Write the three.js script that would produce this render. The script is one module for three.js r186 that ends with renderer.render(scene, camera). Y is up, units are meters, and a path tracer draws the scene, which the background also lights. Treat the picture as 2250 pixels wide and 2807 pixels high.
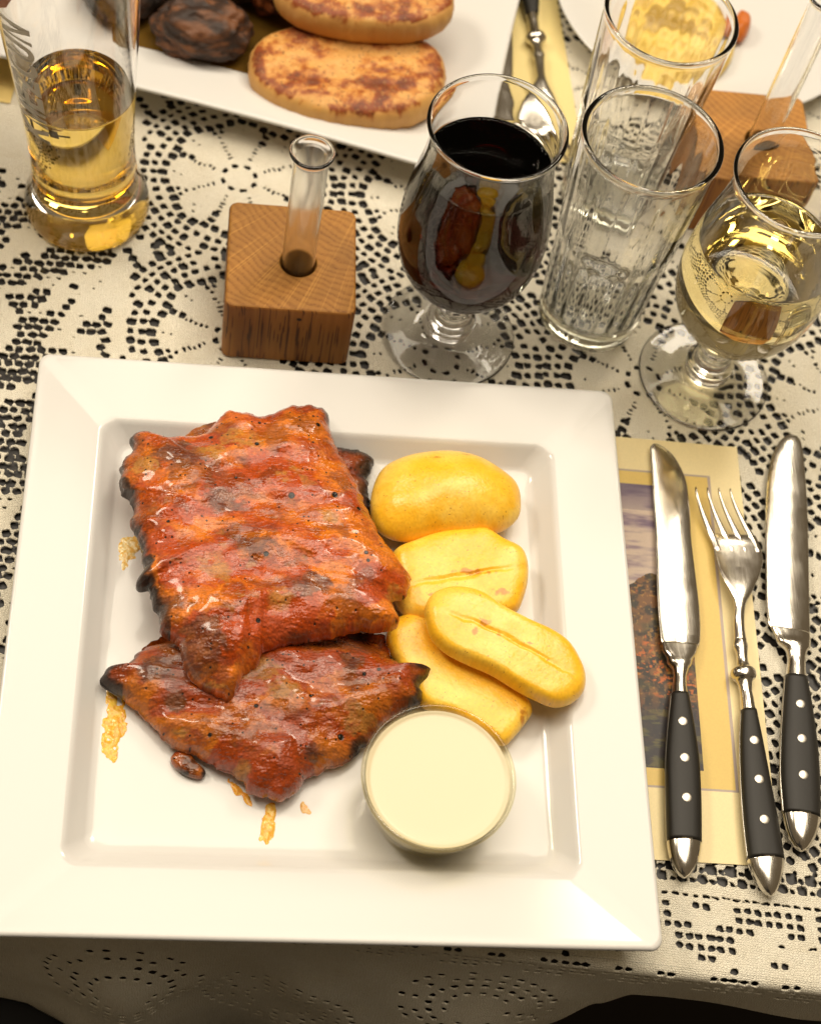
import * as THREE from 'three';
import { mergeGeometries, mergeVertices } from 'three/addons/utils/BufferGeometryUtils.js';
import { RectAreaLightUniformsLib } from 'three/addons/lights/RectAreaLightUniformsLib.js';
import { FontLoader } from 'three/addons/loaders/FontLoader.js';
import { TextGeometry } from 'three/addons/geometries/TextGeometry.js';

// ---------------------------------------------------------------- camera, lamps, exposure
const scene = new THREE.Scene();
const camera = new THREE.PerspectiveCamera(34.53, 820 / 1024, 0.02, 40);
camera.position.set(-0.0574, 0.6481, 0.3062);
camera.rotation.set(-1.0267, -0.248, 0.27, 'YXZ');
camera.focus = 0.70; camera.userData.fStop = 8.5;
scene.add(camera);
const renderer = new THREE.WebGLRenderer({ antialias: true });
renderer.setSize(820, 1024);
renderer.toneMapping = THREE.LinearToneMapping;
renderer.toneMappingExposure = 1.18;
renderer.shadowMap.enabled = true;
RectAreaLightUniformsLib.init();
scene.background = new THREE.Color().setRGB(0.135, 0.1, 0.06);   // dim warm room around the table

function lampAt(name, label, [x, y, z], target, w, h, intensity, color) {
  const g = new THREE.Group(); g.name = name; g.position.set(x, y, z); scene.add(g);
  g.userData = { label, category: 'lamp' };
  const frameM = new THREE.MeshStandardMaterial({ color: 0x3a2c20, roughness: 0.6 });
  const glowM = new THREE.MeshStandardMaterial({ color: 0xfff0d8, emissive: new THREE.Color().setRGB(color[0], color[1], color[2]), emissiveIntensity: 1.2 });
  const house = new THREE.Mesh(new THREE.BoxGeometry(w + 0.05, h + 0.05, 0.03), frameM); house.name = 'housing'; house.position.z = -0.03;
  const glow = new THREE.Mesh(new THREE.BoxGeometry(w, h, 0.008), glowM); glow.name = 'lamp_diffuser'; glow.position.z = -0.008;
  g.add(house, glow); g.lookAt(...target);
  const l = new THREE.RectAreaLight(new THREE.Color().setRGB(...color), intensity, w, h);
  l.position.set(x, y, z); l.lookAt(...target); l.name = name + '_light';
  l.translateZ(-0.004); scene.add(l);
}
const WARM = [1, 0.885, 0.715];
lampAt('pendant_lamp', 'square warm lamp hanging left of the table', [-1.05, 1.4, -0.62], [0, 0, -0.15], 0.36, 0.36, 23, WARM);
lampAt('pendant_lamp_001', 'small warm lamp hanging beyond the far platter', [0.75, 1.6, -1.1], [0.05, 0, -0.15], 0.3, 0.3, 24, WARM);
lampAt('ceiling_fill_panel', 'added broad warm fill panel standing in for ceiling bounce', [0.15, 1.95, -0.42], [0.03, 0, -0.15], 1.6, 1.6, 3.0, WARM);  // added soft fill in place of ceiling bounce, not an actual fixture

// ---------------------------------------------------------------- helpers (builders work in millimetres)
const MM = 0.001, TAU = Math.PI * 2;
const clamp = (x, a = 0, b = 1) => Math.min(b, Math.max(a, x));
const mix = (a, b, t) => a + (b - a) * t;
const sstep = (a, b, x) => { const t = clamp((x - a) / (b - a)); return t * t * (3 - 2 * t); };
const mix3 = (a, b, t) => [mix(a[0], b[0], t), mix(a[1], b[1], t), mix(a[2], b[2], t)];
function h3(i, j, k) { let h = Math.imul(i | 0, 374761393) ^ Math.imul(j | 0, 668265263) ^ Math.imul(k | 0, 2147483647 - 1274126177); h = Math.imul(h ^ (h >>> 13), 1274126177); h = Math.imul(h ^ (h >>> 16), 2246822519); return ((h ^ (h >>> 15)) >>> 0) / 4294967296; }
function noise(x, y, z = 0) {
  const i = Math.floor(x), j = Math.floor(y), k = Math.floor(z); let fx = x - i, fy = y - j, fz = z - k;
  fx = fx * fx * (3 - 2 * fx); fy = fy * fy * (3 - 2 * fy); fz = fz * fz * (3 - 2 * fz);
  const a = mix(mix(h3(i, j, k), h3(i + 1, j, k), fx), mix(h3(i, j + 1, k), h3(i + 1, j + 1, k), fx), fy);
  if (fz === 0) return a;
  return mix(a, mix(mix(h3(i, j, k + 1), h3(i + 1, j, k + 1), fx), mix(h3(i, j + 1, k + 1), h3(i + 1, j + 1, k + 1), fx), fy), fz);
}
function fbm(x, y, z = 0, o = 4) { let s = 0, a = 0.5, t = 0; for (let q = 0; q < o; q++) { s += a * noise(x, y, z); t += a; a *= 0.5; x = x * 2.03 + 17.1; y = y * 2.03 + 9.7; z = z * 2.03; } return s / t; }
let seedN = 7; const rnd = () => { seedN = (seedN + 0x6d2b79f5) | 0; let t = Math.imul(seedN ^ (seedN >>> 15), 1 | seedN); t = (t + Math.imul(t ^ (t >>> 7), 61 | t)) ^ t; return ((t ^ (t >>> 14)) >>> 0) / 4294967296; };

const taken = {};
const numbered = (n) => { const c = taken[n] = (taken[n] ?? -1) + 1; return c ? n + '_' + String(c).padStart(3, '0') : n; };
function part(name, geo, mat, parent) { const m = new THREE.Mesh(geo, mat); m.name = name; m.castShadow = m.receiveShadow = true; parent.add(m); return m; }
function tag(o, label, category, group) { o.userData.label = label; o.userData.category = category; if (group) o.userData.group = group; return o; }
function thing(name, label, category, [x, y, z] = [0, 0, 0], group) { const g = new THREE.Group(); g.name = numbered(name); g.position.set(x * MM, y * MM, z * MM); scene.add(g); return tag(g, label, category, group); }
function single(name, geo, mat, label, category, group) { return tag(part(numbered(name), geo, mat, scene), label, category, group); }
function structure(name, geo, mat) { const m = part(name, geo, mat, scene); m.userData.kind = 'structure'; return m; }
function geoOf(pos, idx, uv) {
  const g = new THREE.BufferGeometry(); const P = new Float32Array(pos.length); for (let i = 0; i < pos.length; i++) P[i] = pos[i] * MM;
  g.setAttribute('position', new THREE.BufferAttribute(P, 3)); if (uv) g.setAttribute('uv', new THREE.BufferAttribute(new Float32Array(uv), 2));
  if (idx) g.setIndex(idx); g.computeVertexNormals(); return g;
}
function tex(w, h, fn, srgb = true, wrap = false) {
  const d = new Uint8Array(w * h * 4);
  for (let j = 0; j < h; j++) for (let i = 0; i < w; i++) { const c = fn((i + 0.5) / w, (j + 0.5) / h), o = (j * w + i) * 4; d[o] = clamp(c[0]) * 255; d[o + 1] = clamp(c[1]) * 255; d[o + 2] = clamp(c[2]) * 255; d[o + 3] = 255; }
  const t = new THREE.DataTexture(d, w, h); if (srgb) t.colorSpace = THREE.SRGBColorSpace; t.magFilter = t.minFilter = THREE.LinearFilter; if (wrap) t.wrapS = t.wrapT = THREE.RepeatWrapping; t.needsUpdate = true; return t;
}
const rgb = (r, g, b) => [r / 255, g / 255, b / 255];
// solid of revolution, profile [[r, y], ...] from axis to axis; mod(r, y, angle, index) may reshape it
function lathe(profile, seg = 96, mod) {
  const pos = [], idx = [], n = profile.length; const ring = [];
  for (let i = 0; i < n; i++) {
    const [r, y] = profile[i];
    if (r < 1e-4) { ring.push([pos.length / 3]); pos.push(0, y, 0); continue; }
    const R = []; for (let k = 0; k < seg; k++) { const a = k / seg * TAU, q = mod ? mod(r, y, a, i) : r; R.push(pos.length / 3); pos.push(q * Math.sin(a), y, q * Math.cos(a)); } ring.push(R);
  }
  for (let i = 0; i < n - 1; i++) { const A = ring[i], B = ring[i + 1]; for (let k = 0; k < seg; k++) { const k2 = (k + 1) % seg;
    if (A.length === 1 && B.length === 1) continue;
    if (A.length === 1) idx.push(A[0], B[k2], B[k]); else if (B.length === 1) idx.push(A[k], A[k2], B[0]); else idx.push(A[k], A[k2], B[k2], A[k], B[k2], B[k]); } }
  return geoOf(pos, idx);
}
function smoothProfile(pts, n) { const c = new THREE.CatmullRomCurve3(pts.map(([r, y]) => new THREE.Vector3(r, y, 0)), false, 'centripetal'); return c.getPoints(n).map((v) => [Math.max(0, v.x), v.y]); }
// closed loft over rings of equal length, each ring an array of [x, y, z]
function loftRings(rings, uvFn, closeStart = true, closeEnd = true) {
  const pos = [], idx = [], uv = [], m = rings[0].length;
  for (const r of rings) for (const p of r) { pos.push(...p); if (uvFn) uv.push(...uvFn(p)); }
  for (let i = 0; i < rings.length - 1; i++) for (let k = 0; k < m; k++) { const a = i * m + k, b = i * m + (k + 1) % m, c = a + m, d = b + m; idx.push(a, b, d, a, d, c); }
  const cap = (i, flip) => { const r = rings[i], c = [0, 1, 2].map((q) => r.reduce((s, p) => s + p[q], 0) / m), at = pos.length / 3; pos.push(...c); if (uvFn) uv.push(...uvFn(c)); for (let k = 0; k < m; k++) { const a = i * m + k, b = i * m + (k + 1) % m; flip ? idx.push(at, b, a) : idx.push(at, a, b); } };
  if (closeStart) cap(0, true); if (closeEnd) cap(rings.length - 1, false);
  return geoOf(pos, idx, uvFn ? uv : null);
}
function roundRect(hx, hz, r, n = 28) {   // points of a rounded rectangle, counter-clockwise seen from above in x, -z
  const out = []; r = Math.min(r, hx - 0.01, hz - 0.01); const side = 10;
  for (let q = 0; q < 4; q++) { const cx = (q === 0 || q === 3 ? 1 : -1) * (hx - r), cz = (q < 2 ? 1 : -1) * (hz - r), a0 = q * Math.PI / 2;
    for (let k = 0; k <= n / 4; k++) { const a = a0 + k / (n / 4) * Math.PI / 2; out.push([cx + r * Math.cos(a), cz + r * Math.sin(a)]); }
    const e = out[out.length - 1], nx = [(q === 0 || q === 3 ? -1 : -1), 0];
    const a1 = (q + 1) * Math.PI / 2, c2x = ((q + 1) % 4 === 0 || (q + 1) % 4 === 3 ? 1 : -1) * (hx - r), c2z = ((q + 1) % 4 < 2 ? 1 : -1) * (hz - r), s2 = [c2x + r * Math.cos(a1), c2z + r * Math.sin(a1)];
    for (let k = 1; k < side; k++) out.push([mix(e[0], s2[0], k / side), mix(e[1], s2[1], k / side)]); }
  return out;
}
function closedCurve(pts, n) { const c = new THREE.CatmullRomCurve3(pts.map(([x, z]) => new THREE.Vector3(x, 0, z)), true, 'centripetal'); const L = c.getSpacedPoints(n); L.pop(); return L.map((v) => [v.x, v.z]); }
function centroid(o) { let A = 0, X = 0, Z = 0; for (let i = 0; i < o.length; i++) { const [x, z] = o[i], [u, v] = o[(i + 1) % o.length], c = x * v - u * z; A += c; X += (x + u) * c; Z += (z + v) * c; } return [X / (3 * A), Z / (3 * A)]; }
function edgeDist(x, z, o) { let b = 1e9; for (let i = 0; i < o.length; i++) { const [x0, z0] = o[i], [x1, z1] = o[(i + 1) % o.length], dx = x1 - x0, dz = z1 - z0, t = clamp(((x - x0) * dx + (z - z0) * dz) / (dx * dx + dz * dz + 1e-9)), e = (x - x0 - t * dx) ** 2 + (z - z0 - t * dz) ** 2; if (e < b) b = e; } return Math.sqrt(b); }
// lump with an outline: rings from the centre to the outline on top, then back below; top/bottom(x, z, s) give heights, s = 0 centre .. 1 outline
function lump(outline, top, bottom, nA = 240, nR = 48, uvBox, rag = 0) {
  let o = closedCurve(outline, nA); const jag = (x, z, L, s) => rag ? 1 + rag * (fbm(x / 2.6, z / 2.6, 6, 3) - 0.5) / L * s ** 14 : 1; let A = 0; for (let i = 0; i < o.length; i++) { const [x, z] = o[i], [u, v] = o[(i + 1) % o.length]; A += x * v - u * z; } if (A > 0) o = o.reverse();
  const c = centroid(o), rings = [];
  for (let i = 0; i <= nR; i++) { const s = Math.sin((0.004 + 0.996 * i / nR) * Math.PI / 2) ** 0.9; rings.push(o.map(([x, z]) => { const q = s * jag(x, z, Math.hypot(x - c[0], z - c[1]), s), X = c[0] + (x - c[0]) * q, Z = c[1] + (z - c[1]) * q; return [X, top(X, Z, s), Z]; })); }
  for (let i = Math.floor(nR / 3); i >= 0; i--) { const s = Math.sin((0.004 + 0.985 * i / Math.floor(nR / 3)) * Math.PI / 2); rings.push(o.map(([x, z]) => { const q = s * jag(x, z, Math.hypot(x - c[0], z - c[1]), s), X = c[0] + (x - c[0]) * q, Z = c[1] + (z - c[1]) * q; return [X, bottom(X, Z, s), Z]; })); }
  return loftRings(rings, uvBox ? (p) => [(p[0] - uvBox[0]) / uvBox[2], (p[2] - uvBox[1]) / uvBox[3]] : null);
}
function boxOf(o, pad = 2) { let a = 1e9, b = 1e9, c = -1e9, d = -1e9; for (const [x, z] of o) { a = Math.min(a, x); b = Math.min(b, z); c = Math.max(c, x); d = Math.max(d, z); } return [a - pad, b - pad, c - a + 2 * pad, d - b + 2 * pad]; }
// sheet with openings, from a field sampled on a grid (solid where field > 0); place(x, z, up) gives the point in space
function fieldSheet(x0, z0, nx, nz, cell, F, place, thick, uvScale, longest = 24) {
  const pos = [], uv = [], idx = [], key = new Map();
  const vert = (x, z, up) => { const k = (Math.round((x - x0) * 512) * 4194304 + Math.round((z - z0) * 512)) * 2 + (up ? 1 : 0); let v = key.get(k); if (v === undefined) { v = pos.length / 3; key.set(k, v); const p = place(x, z, up ? 0 : -thick); pos.push(p[0], p[1], p[2]); uv.push(x * uvScale, z * uvScale); } return v; };
  const at = (i, j) => F[j * (nx + 1) + i];
  for (let j = 0; j < nz; j++) {
    let run = -1;
    const flush = (i) => { if (run < 0) return; const xa = x0 + run * cell, xb = x0 + i * cell, za = z0 + j * cell, zb = za + cell; const a = vert(xa, za, 1), b = vert(xb, za, 1), c = vert(xb, zb, 1), d = vert(xa, zb, 1); idx.push(a, c, b, a, d, c); run = -1; };
    for (let i = 0; i < nx; i++) {
      const v = [at(i, j), at(i + 1, j), at(i + 1, j + 1), at(i, j + 1)]; const s = v.map((q) => q > 0); const n = s[0] + s[1] + s[2] + s[3];
      if (n === 4) { if (run < 0) run = i; if (i - run >= longest) { flush(i); run = i; } continue; }
      flush(i); if (n === 0) continue;
      const P = [[i, j], [i + 1, j], [i + 1, j + 1], [i, j + 1]]; const poly = [];
      for (let k = 0; k < 4; k++) { const k2 = (k + 1) % 4; if (s[k]) poly.push([x0 + P[k][0] * cell, z0 + P[k][1] * cell, 0]); if (s[k] !== s[k2]) { const t = clamp(v[k] / (v[k] - v[k2]), 0.06, 0.94); poly.push([x0 + mix(P[k][0], P[k2][0], t) * cell, z0 + mix(P[k][1], P[k2][1], t) * cell, 1]); } }
      const T = poly.map((p) => vert(p[0], p[1], 1)); for (let k = 1; k < T.length - 1; k++) idx.push(T[0], T[k + 1], T[k]);
      for (let k = 0; k < poly.length; k++) { const k2 = (k + 1) % poly.length; if (poly[k][2] && poly[k2][2]) { const a = T[k], b = T[k2], c = vert(poly[k2][0], poly[k2][1], 0), d = vert(poly[k][0], poly[k][1], 0); idx.push(a, b, c, a, c, d); } }
    }
    flush(nx);
  }
  return geoOf(pos, idx, uv);
}

// ---------------------------------------------------------------- materials
const M = {};
M.ceramic = new THREE.MeshPhysicalMaterial({ color: new THREE.Color().setRGB(0.715, 0.705, 0.68), roughness: 0.14, ior: 1.5 });
M.glass = new THREE.MeshPhysicalMaterial({ color: 0xffffff, transmission: 1, thickness: 0.003, ior: 1.5, roughness: 0.0 });
M.greenGlass = new THREE.MeshPhysicalMaterial({ color: 0xffffff, transmission: 1, thickness: 0.003, ior: 1.5, roughness: 0.0, attenuationColor: new THREE.Color().setRGB(0.93, 0.94, 0.76), attenuationDistance: 0.08 });
M.redWine = new THREE.MeshPhysicalMaterial({ color: 0xffffff, transmission: 1, thickness: 0.05, ior: 1.16, roughness: 0, attenuationColor: new THREE.Color().setRGB(0.55, 0.006, 0.018), attenuationDistance: 0.0095 });
M.whiteWine = new THREE.MeshPhysicalMaterial({ color: 0xffffff, transmission: 1, thickness: 0.05, ior: 1.33, roughness: 0, attenuationColor: new THREE.Color().setRGB(0.93, 0.82, 0.46), attenuationDistance: 0.06 });
M.beer = new THREE.MeshPhysicalMaterial({ color: 0xffffff, transmission: 1, thickness: 0.05, ior: 1.33, roughness: 0, attenuationColor: new THREE.Color().setRGB(0.93, 0.64, 0.12), attenuationDistance: 0.06 });
M.limeGlass = new THREE.MeshPhysicalMaterial({ color: 0xffffff, transmission: 1, thickness: 0.003, ior: 1.5, roughness: 0.1 });
M.water = new THREE.MeshPhysicalMaterial({ color: 0xffffff, transmission: 1, thickness: 0.01, ior: 1.33, roughness: 0.04 });
M.steel = new THREE.MeshStandardMaterial({ color: new THREE.Color().setRGB(0.66, 0.62, 0.55), metalness: 1, roughness: 0.2 });
{ const r = tex(512, 512, (u, v) => { const k = 0.09 + 0.12 * fbm(u * 9, v * 9, 2, 4) + 0.06 * noise(u * 300, v * 8); return [k, k, k]; }, false, true); M.steel.roughnessMap = r; M.steel.roughness = 1; const b = tex(512, 512, (u, v) => { const k = 0.5 + 0.7 * (noise(u * 420, v * 6, 1) - 0.5); return [k, k, k]; }, false, true); M.steel.bumpMap = b; M.steel.bumpScale = 0.000015; }
M.steelEdge = new THREE.MeshStandardMaterial({ color: new THREE.Color().setRGB(0.6, 0.57, 0.5), metalness: 1, roughness: 0.28 });
M.black = new THREE.MeshStandardMaterial({ color: new THREE.Color().setRGB(0.013, 0.011, 0.008), roughness: 0.55 });
M.rivet = new THREE.MeshStandardMaterial({ color: new THREE.Color().setRGB(0.72, 0.68, 0.6), metalness: 1, roughness: 0.4 });

// ---------------------------------------------------------------- setting: floor, table
structure('floor', new THREE.BoxGeometry(5, 0.04, 5).translate(0, -0.76, 0), new THREE.MeshStandardMaterial({ color: new THREE.Color().setRGB(0.02, 0.014, 0.01), roughness: 0.8 }));
{
  const g = thing('table', 'black wooden table seen through the holes of the lace cloth', 'table', [140, 0, 132]); g.rotation.y = -0.0898;
  const m = new THREE.MeshStandardMaterial({ color: new THREE.Color().setRGB(0.012, 0.010, 0.009), roughness: 0.42 });
  part('table_top', new THREE.BoxGeometry(1.5, 0.03, 0.95).translate(-0.14, -0.0172, -0.475), m, g);
  for (const [x, z] of [[-0.8, -0.08], [0.52, -0.08], [-0.8, -0.87], [0.52, -0.87]]) part('leg', new THREE.BoxGeometry(0.06, 0.71, 0.06).translate(x, -0.0322 - 0.355 + 0.0, z), m, g);
}

// ---------------------------------------------------------------- lace tablecloth
{
  const g = thing('tablecloth', 'cream crocheted lace tablecloth with flower medallions hanging over the table front', 'tablecloth');
  // fine stitches of the crochet
  const stitch = tex(512, 512, (u, v) => {
    const x = u * 24, y = v * 24; let best = 9, second = 9, id = 0; const gx = Math.floor(x / 1.2), gy = Math.floor(y / 1.0);
    for (let b = -1; b <= 1; b++) for (let a = -1; a <= 1; a++) { const i = (gx + a + 20) % 20, j = (gy + b + 24) % 24; const px = (gx + a + 0.5 + (h3(i, j, 1) - 0.5) * 0.8) * 1.2, py = (gy + b + 0.5 + (h3(i, j, 2) - 0.5) * 0.7) * 1.0; const d = Math.hypot((x - px) / 1.15, y - py); if (d < best) { second = best; best = d; id = h3(i, j, 4); } else if (d < second) second = d; }
    const h = sstep(0, 0.5, second - best) * (0.6 + 0.4 * id) * 0.8 + 0.2 * h3(Math.floor(x * 10), Math.floor(y * 10), 7);
    return [h, h, h];
  }, false, true);
  const tint = tex(512, 512, (u, v) => { const n = fbm(u * 9, v * 9, 0, 4), f = noise(u * 170, v * 170); return rgb(mix(246, 254, n) - f * 6, mix(238, 249, n) - f * 7, mix(216, 232, n) - f * 8); }, true, true);
  tint.repeat.set(0.2, 0.2);
  const m = new THREE.MeshStandardMaterial({ map: tint, roughness: 0.95, bumpMap: stitch, bumpScale: 0.00055 });
  // openings: [x, z, half width, half depth, turn]
  const holes = []; const hole = (x, z, a, b, t = 0) => holes.push([x, toT(x, z), a, b, t]); const holeT = (x, t, a, b) => holes.push([x, t, a, b, 0]);
  const ax = [101, 4.6], az = [0.6, 100.6], o0 = [-46.5, -266]; const SL = 0.09, toT = (x, z) => z - SL * (x - 140);
  const centres = []; for (let i = -3; i <= 4; i++) for (let j = -3; j <= 4; j++) centres.push([o0[0] + ax[0] * i + az[0] * j, o0[1] + ax[1] * i + az[1] * j]);
  const BORDER = 84, NETX = -101;
  for (const [cx, cz] of centres) {
    if (cz > BORDER + 40 || cz < -520 || cx < -100 || cx > 400) continue;
    const P = (r, a) => [cx + r * Math.sin(a), cz + r * Math.cos(a)];
    const own = (x, z) => { const d = Math.hypot(x - cx, z - cz); return x > NETX && toT(x, z) < BORDER && centres.every(([u, v]) => Math.hypot(x - u, z - v) >= d - 0.6); };
    const put = (r, a, w, h, t = 0) => { const [x, z] = P(r, a); if (own(x, z)) hole(x + (rnd() - 0.5) * 0.4, z + (rnd() - 0.5) * 0.4, w * (0.93 + 0.16 * rnd()), h * (0.93 + 0.16 * rnd()), a + t); };
    for (let k = 0; k < 8; k++) put(8.4, k / 8 * TAU + 0.3, 1.75, 1.25);
    for (let k = 0; k < 8; k++) {
      const a = k / 8 * TAU + 0.39;
      for (const r of [14, 16.6, 19.2, 21.8, 24.4]) put(r, a + (rnd() - 0.5) * 0.06, 0.8 + 0.5 * rnd(), 0.5 + 0.3 * rnd());
      for (const r of [33, 29.5]) put(r, a + 0.393 + (rnd() - 0.5) * 0.12, 0.8, 0.5);
      if (k % 2) { put(27.2, a - 0.03, 2, 1.7); put(31.8, a - 0.02, 2.1, 1.7); } else { put(28.5, a, 1.0, 0.8); put(32, a + 0.05, 1.2, 1.2); put(32, a - 0.07, 1.2, 1.2); }
    }
    for (let k = 0; k < 40; k++) { const a = k / 40 * TAU, lobe = Math.cos(8 * (a - 0.39)); put(37.4 - 1.5 * lobe, a, 2.2, 2.15 + 0.35 * (k % 3 === 0)); }
    for (let k = 0; k < 46; k++) { const a = (k + 0.5) / 46 * TAU; put(43.3, a, 1.7, 1.7); }
    for (let k = 0; k < 56; k++) { const a = k / 56 * TAU; if (k % 7 !== 3) put(48.6, a, k % 2 ? 2.15 : 1.75, k % 2 ? 2.2 : 1.5); }
    for (let k = 0; k < 62; k++) { const a = (k + 0.5) / 62 * TAU; put(53.6, a, 1.65, 1.3); }
    for (let k = 0; k < 64; k++) { const a = k / 64 * TAU; put(58.4, a, k % 3 ? 1.9 : 2.3, k % 3 ? 1.8 : 2.2); }
  }
  // net between four medallions, with a solid leaf in its middle
  for (const [cx, cz] of centres) {
    const mx = cx + (ax[0] + az[0]) / 2, mz = cz + (ax[1] + az[1]) / 2;
    for (let i = -9; i <= 9; i++) for (let j = -9; j <= 9; j++) {
      const x = mx + (i + (j & 1) * 0.5) * 5, z = mz + j * 4.4, q = (x - mx) * 0.7071 + (z - mz) * 0.7071, w = -(x - mx) * 0.7071 + (z - mz) * 0.7071;
      if (x < NETX || toT(x, z) > BORDER || centres.some(([u, v]) => Math.hypot(x - u, z - v) < 61.5)) continue;
      if ((q / 13) ** 2 + (w / 4.2) ** 2 < 1) continue;
      hole(x + (rnd() - 0.5) * 0.6, z + (rnd() - 0.5) * 0.6, 1.95 + 0.4 * rnd(), 1.75 + 0.4 * rnd(), rnd() * 0.4);
    }
  }
  // plain net band on the left, with solid leaves
  for (let i = -46; i < 0; i++) for (let j = -60; j < 24; j++) {
    const x = NETX + 1 + (i + (j & 1) * 0.5) * 4.9 + 0.02 * (j * 4.3), z = j * 4.3; if (x > NETX - 1.5 || toT(x, z) > BORDER) continue;
    if (fbm(x / 13 + 3, z / 17, 2, 2) > 0.57 || Math.abs(((z + 400 + x * 0.4) % 62) - 31) < 3.2) { if (rnd() > 0.84) hole(x, z, 0.9, 0.5); continue; }
    hole(x + (rnd() - 0.5) * 0.8, z + (rnd() - 0.5) * 0.8, 1.75 + 0.6 * rnd(), 1.55 + 0.5 * rnd(), (rnd() - 0.5) * 0.8);
  }
  // motifs on the hanging part
  for (const [cx, ct] of [[-78, 205], [72, 190], [-10, 235]]) for (const [r, n, a, b] of [[14, 14, 1.6, 1.3], [21, 20, 1.9, 1.6], [27, 26, 1.7, 1.4], [33, 30, 1.9, 1.5]]) for (let k = 0; k < n; k++) { const t = k / n * TAU; if (rnd() > 0.8) continue; holes.push([cx + r * Math.sin(t), ct + r * Math.cos(t), a, b, t]); }
  // filet border along the front
  for (let k = -40; k < 60; k++) { const x = k * 8.6; holeT(x, 89.2, 2.5, 2.4); holeT(x + 4.3, 89.8, 1.2, 1.1); holeT(x + 4.3, 93.8, 2.2, 2); holeT(x, 94.6, 1.2, 1); holeT(x + 2.2, 86, 1, 0.9); }
  const rows = ['ssssssssssssssss', '##..##..#######.', '##......#######.', '####..####...##.', '..######....s..s', '..######........', '....##.....##...', '.......#........', '##...#####..##..', '#####..###.#####', '##...######..###', '....####....####'];
  for (let r = 0; r < rows.length; r++) for (let k = -46; k < 62; k++) { const ch = rows[r][((k % 16) + 16) % 16]; if (ch === '.') continue; holeT(138 + k * 4.35 + (rnd() - 0.5) * 0.5, 101.2 + r * 4.3 + (rnd() - 0.5) * 0.4, 1.55, ch === 's' ? 0.6 : 1.3); }
  const lace = (x0, z0, x1, z1, cell, place, keep, longest) => {
    const nx = Math.round((x1 - x0) / cell), nz = Math.round((z1 - z0) / cell), F = new Float32Array((nx + 1) * (nz + 1)).fill(1);
    for (const [x, z, a, b, t] of holes) {
      const R = Math.max(a, b) * 1.5 + 1; if (x + R < x0 || x - R > x1 || z + R < z0 || z - R > z1) continue;
      const c = Math.cos(t), s = Math.sin(t);
      for (let j = Math.max(0, Math.ceil((z - R - z0) / cell)); j <= Math.min(nz, (z + R - z0) / cell); j++) for (let i = Math.max(0, Math.ceil((x - R - x0) / cell)); i <= Math.min(nx, (x + R - x0) / cell); i++) {
        const X = x0 + i * cell, Z = z0 + j * cell, u = (X - x) * c - (Z - z) * s, v = (X - x) * s + (Z - z) * c;
        const f = ((Math.abs(u / a) ** 3.4 + Math.abs(v / b) ** 3.4) ** (1 / 3.4) - 1) * Math.min(a, b) + (noise(X * 1.1, Z * 1.1) - 0.5) * 0.8 - 0.06;
        const k = j * (nx + 1) + i; if (f < F[k]) F[k] = f;
      }
    }
    if (keep) for (let j = 0; j <= nz; j++) for (let i = 0; i <= nx; i++) { const k = j * (nx + 1) + i; F[k] = keep(x0 + i * cell, z0 + j * cell, F[k]); }
    return fieldSheet(x0, z0, nx, nz, cell, F, place, 0.75, 1 / 24, longest);
  };
  const flat = lace(-330, -560, 420, 132, 0.72, (x, t, d) => [x, d, t + SL * (x - 140)], (x, t, f) => (Math.abs(x) < 112 && Math.abs(t + SL * (x - 140)) < 104) || t < -480 || x < -215 || x > 310 ? 1 : f);
  part('top_cloth', flat, m, g);
  // the hanging front: falls over the rounded table edge, with soft folds and an uneven hem
  const HP = [[-330, 150], [-140, 134], [-124, 142], [-102, 185], [-60, 195], [-20, 168], [15, 126], [50, 111], [78, 109], [108, 90], [124, 52], [135, 34], [164, 35], [213, 42], [420, 60]];
  const hem = (x) => { for (let i = 0; i < HP.length - 1; i++) if (x <= HP[i + 1][0]) { const t = sstep(HP[i][0], HP[i + 1][0], x); return mix(HP[i][1], HP[i + 1][1], t) + 2.5 * noise(x * 0.08, 4); } return 60; };
  const drop = (x, z, d) => {
    const s = z - 132, r = 4, q = r * Math.PI / 2; let y, zz, ny, nz;
    if (s < q) { const a = s / r; y = -r + r * Math.cos(a); zz = 132 + SL * (x - 140) + r * Math.sin(a); ny = Math.cos(a); nz = Math.sin(a); }
    else { const e = s - q; y = -r - e; zz = 132 + SL * (x - 140) + r; ny = 0; nz = 1; const f = sstep(0, 90, e); zz += f * sstep(140, 100, x) * (5 + 6 * Math.sin(x * 0.042 - 0.9) + 2.5 * Math.sin(x * 0.08 + 2) + 5 * noise(x * 0.04, e * 0.03)) + f * 2 * Math.sin(x * 0.07); }
    return [x, y + d * ny, zz + d * nz];
  };
  part('hanging_cloth', lace(-330, 132, 420, 132 + 230, 1.0, drop, (x, z, f) => Math.min(f, (hem(x) - (z - 132)) * 0.5), 1), m, g);
}

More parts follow.
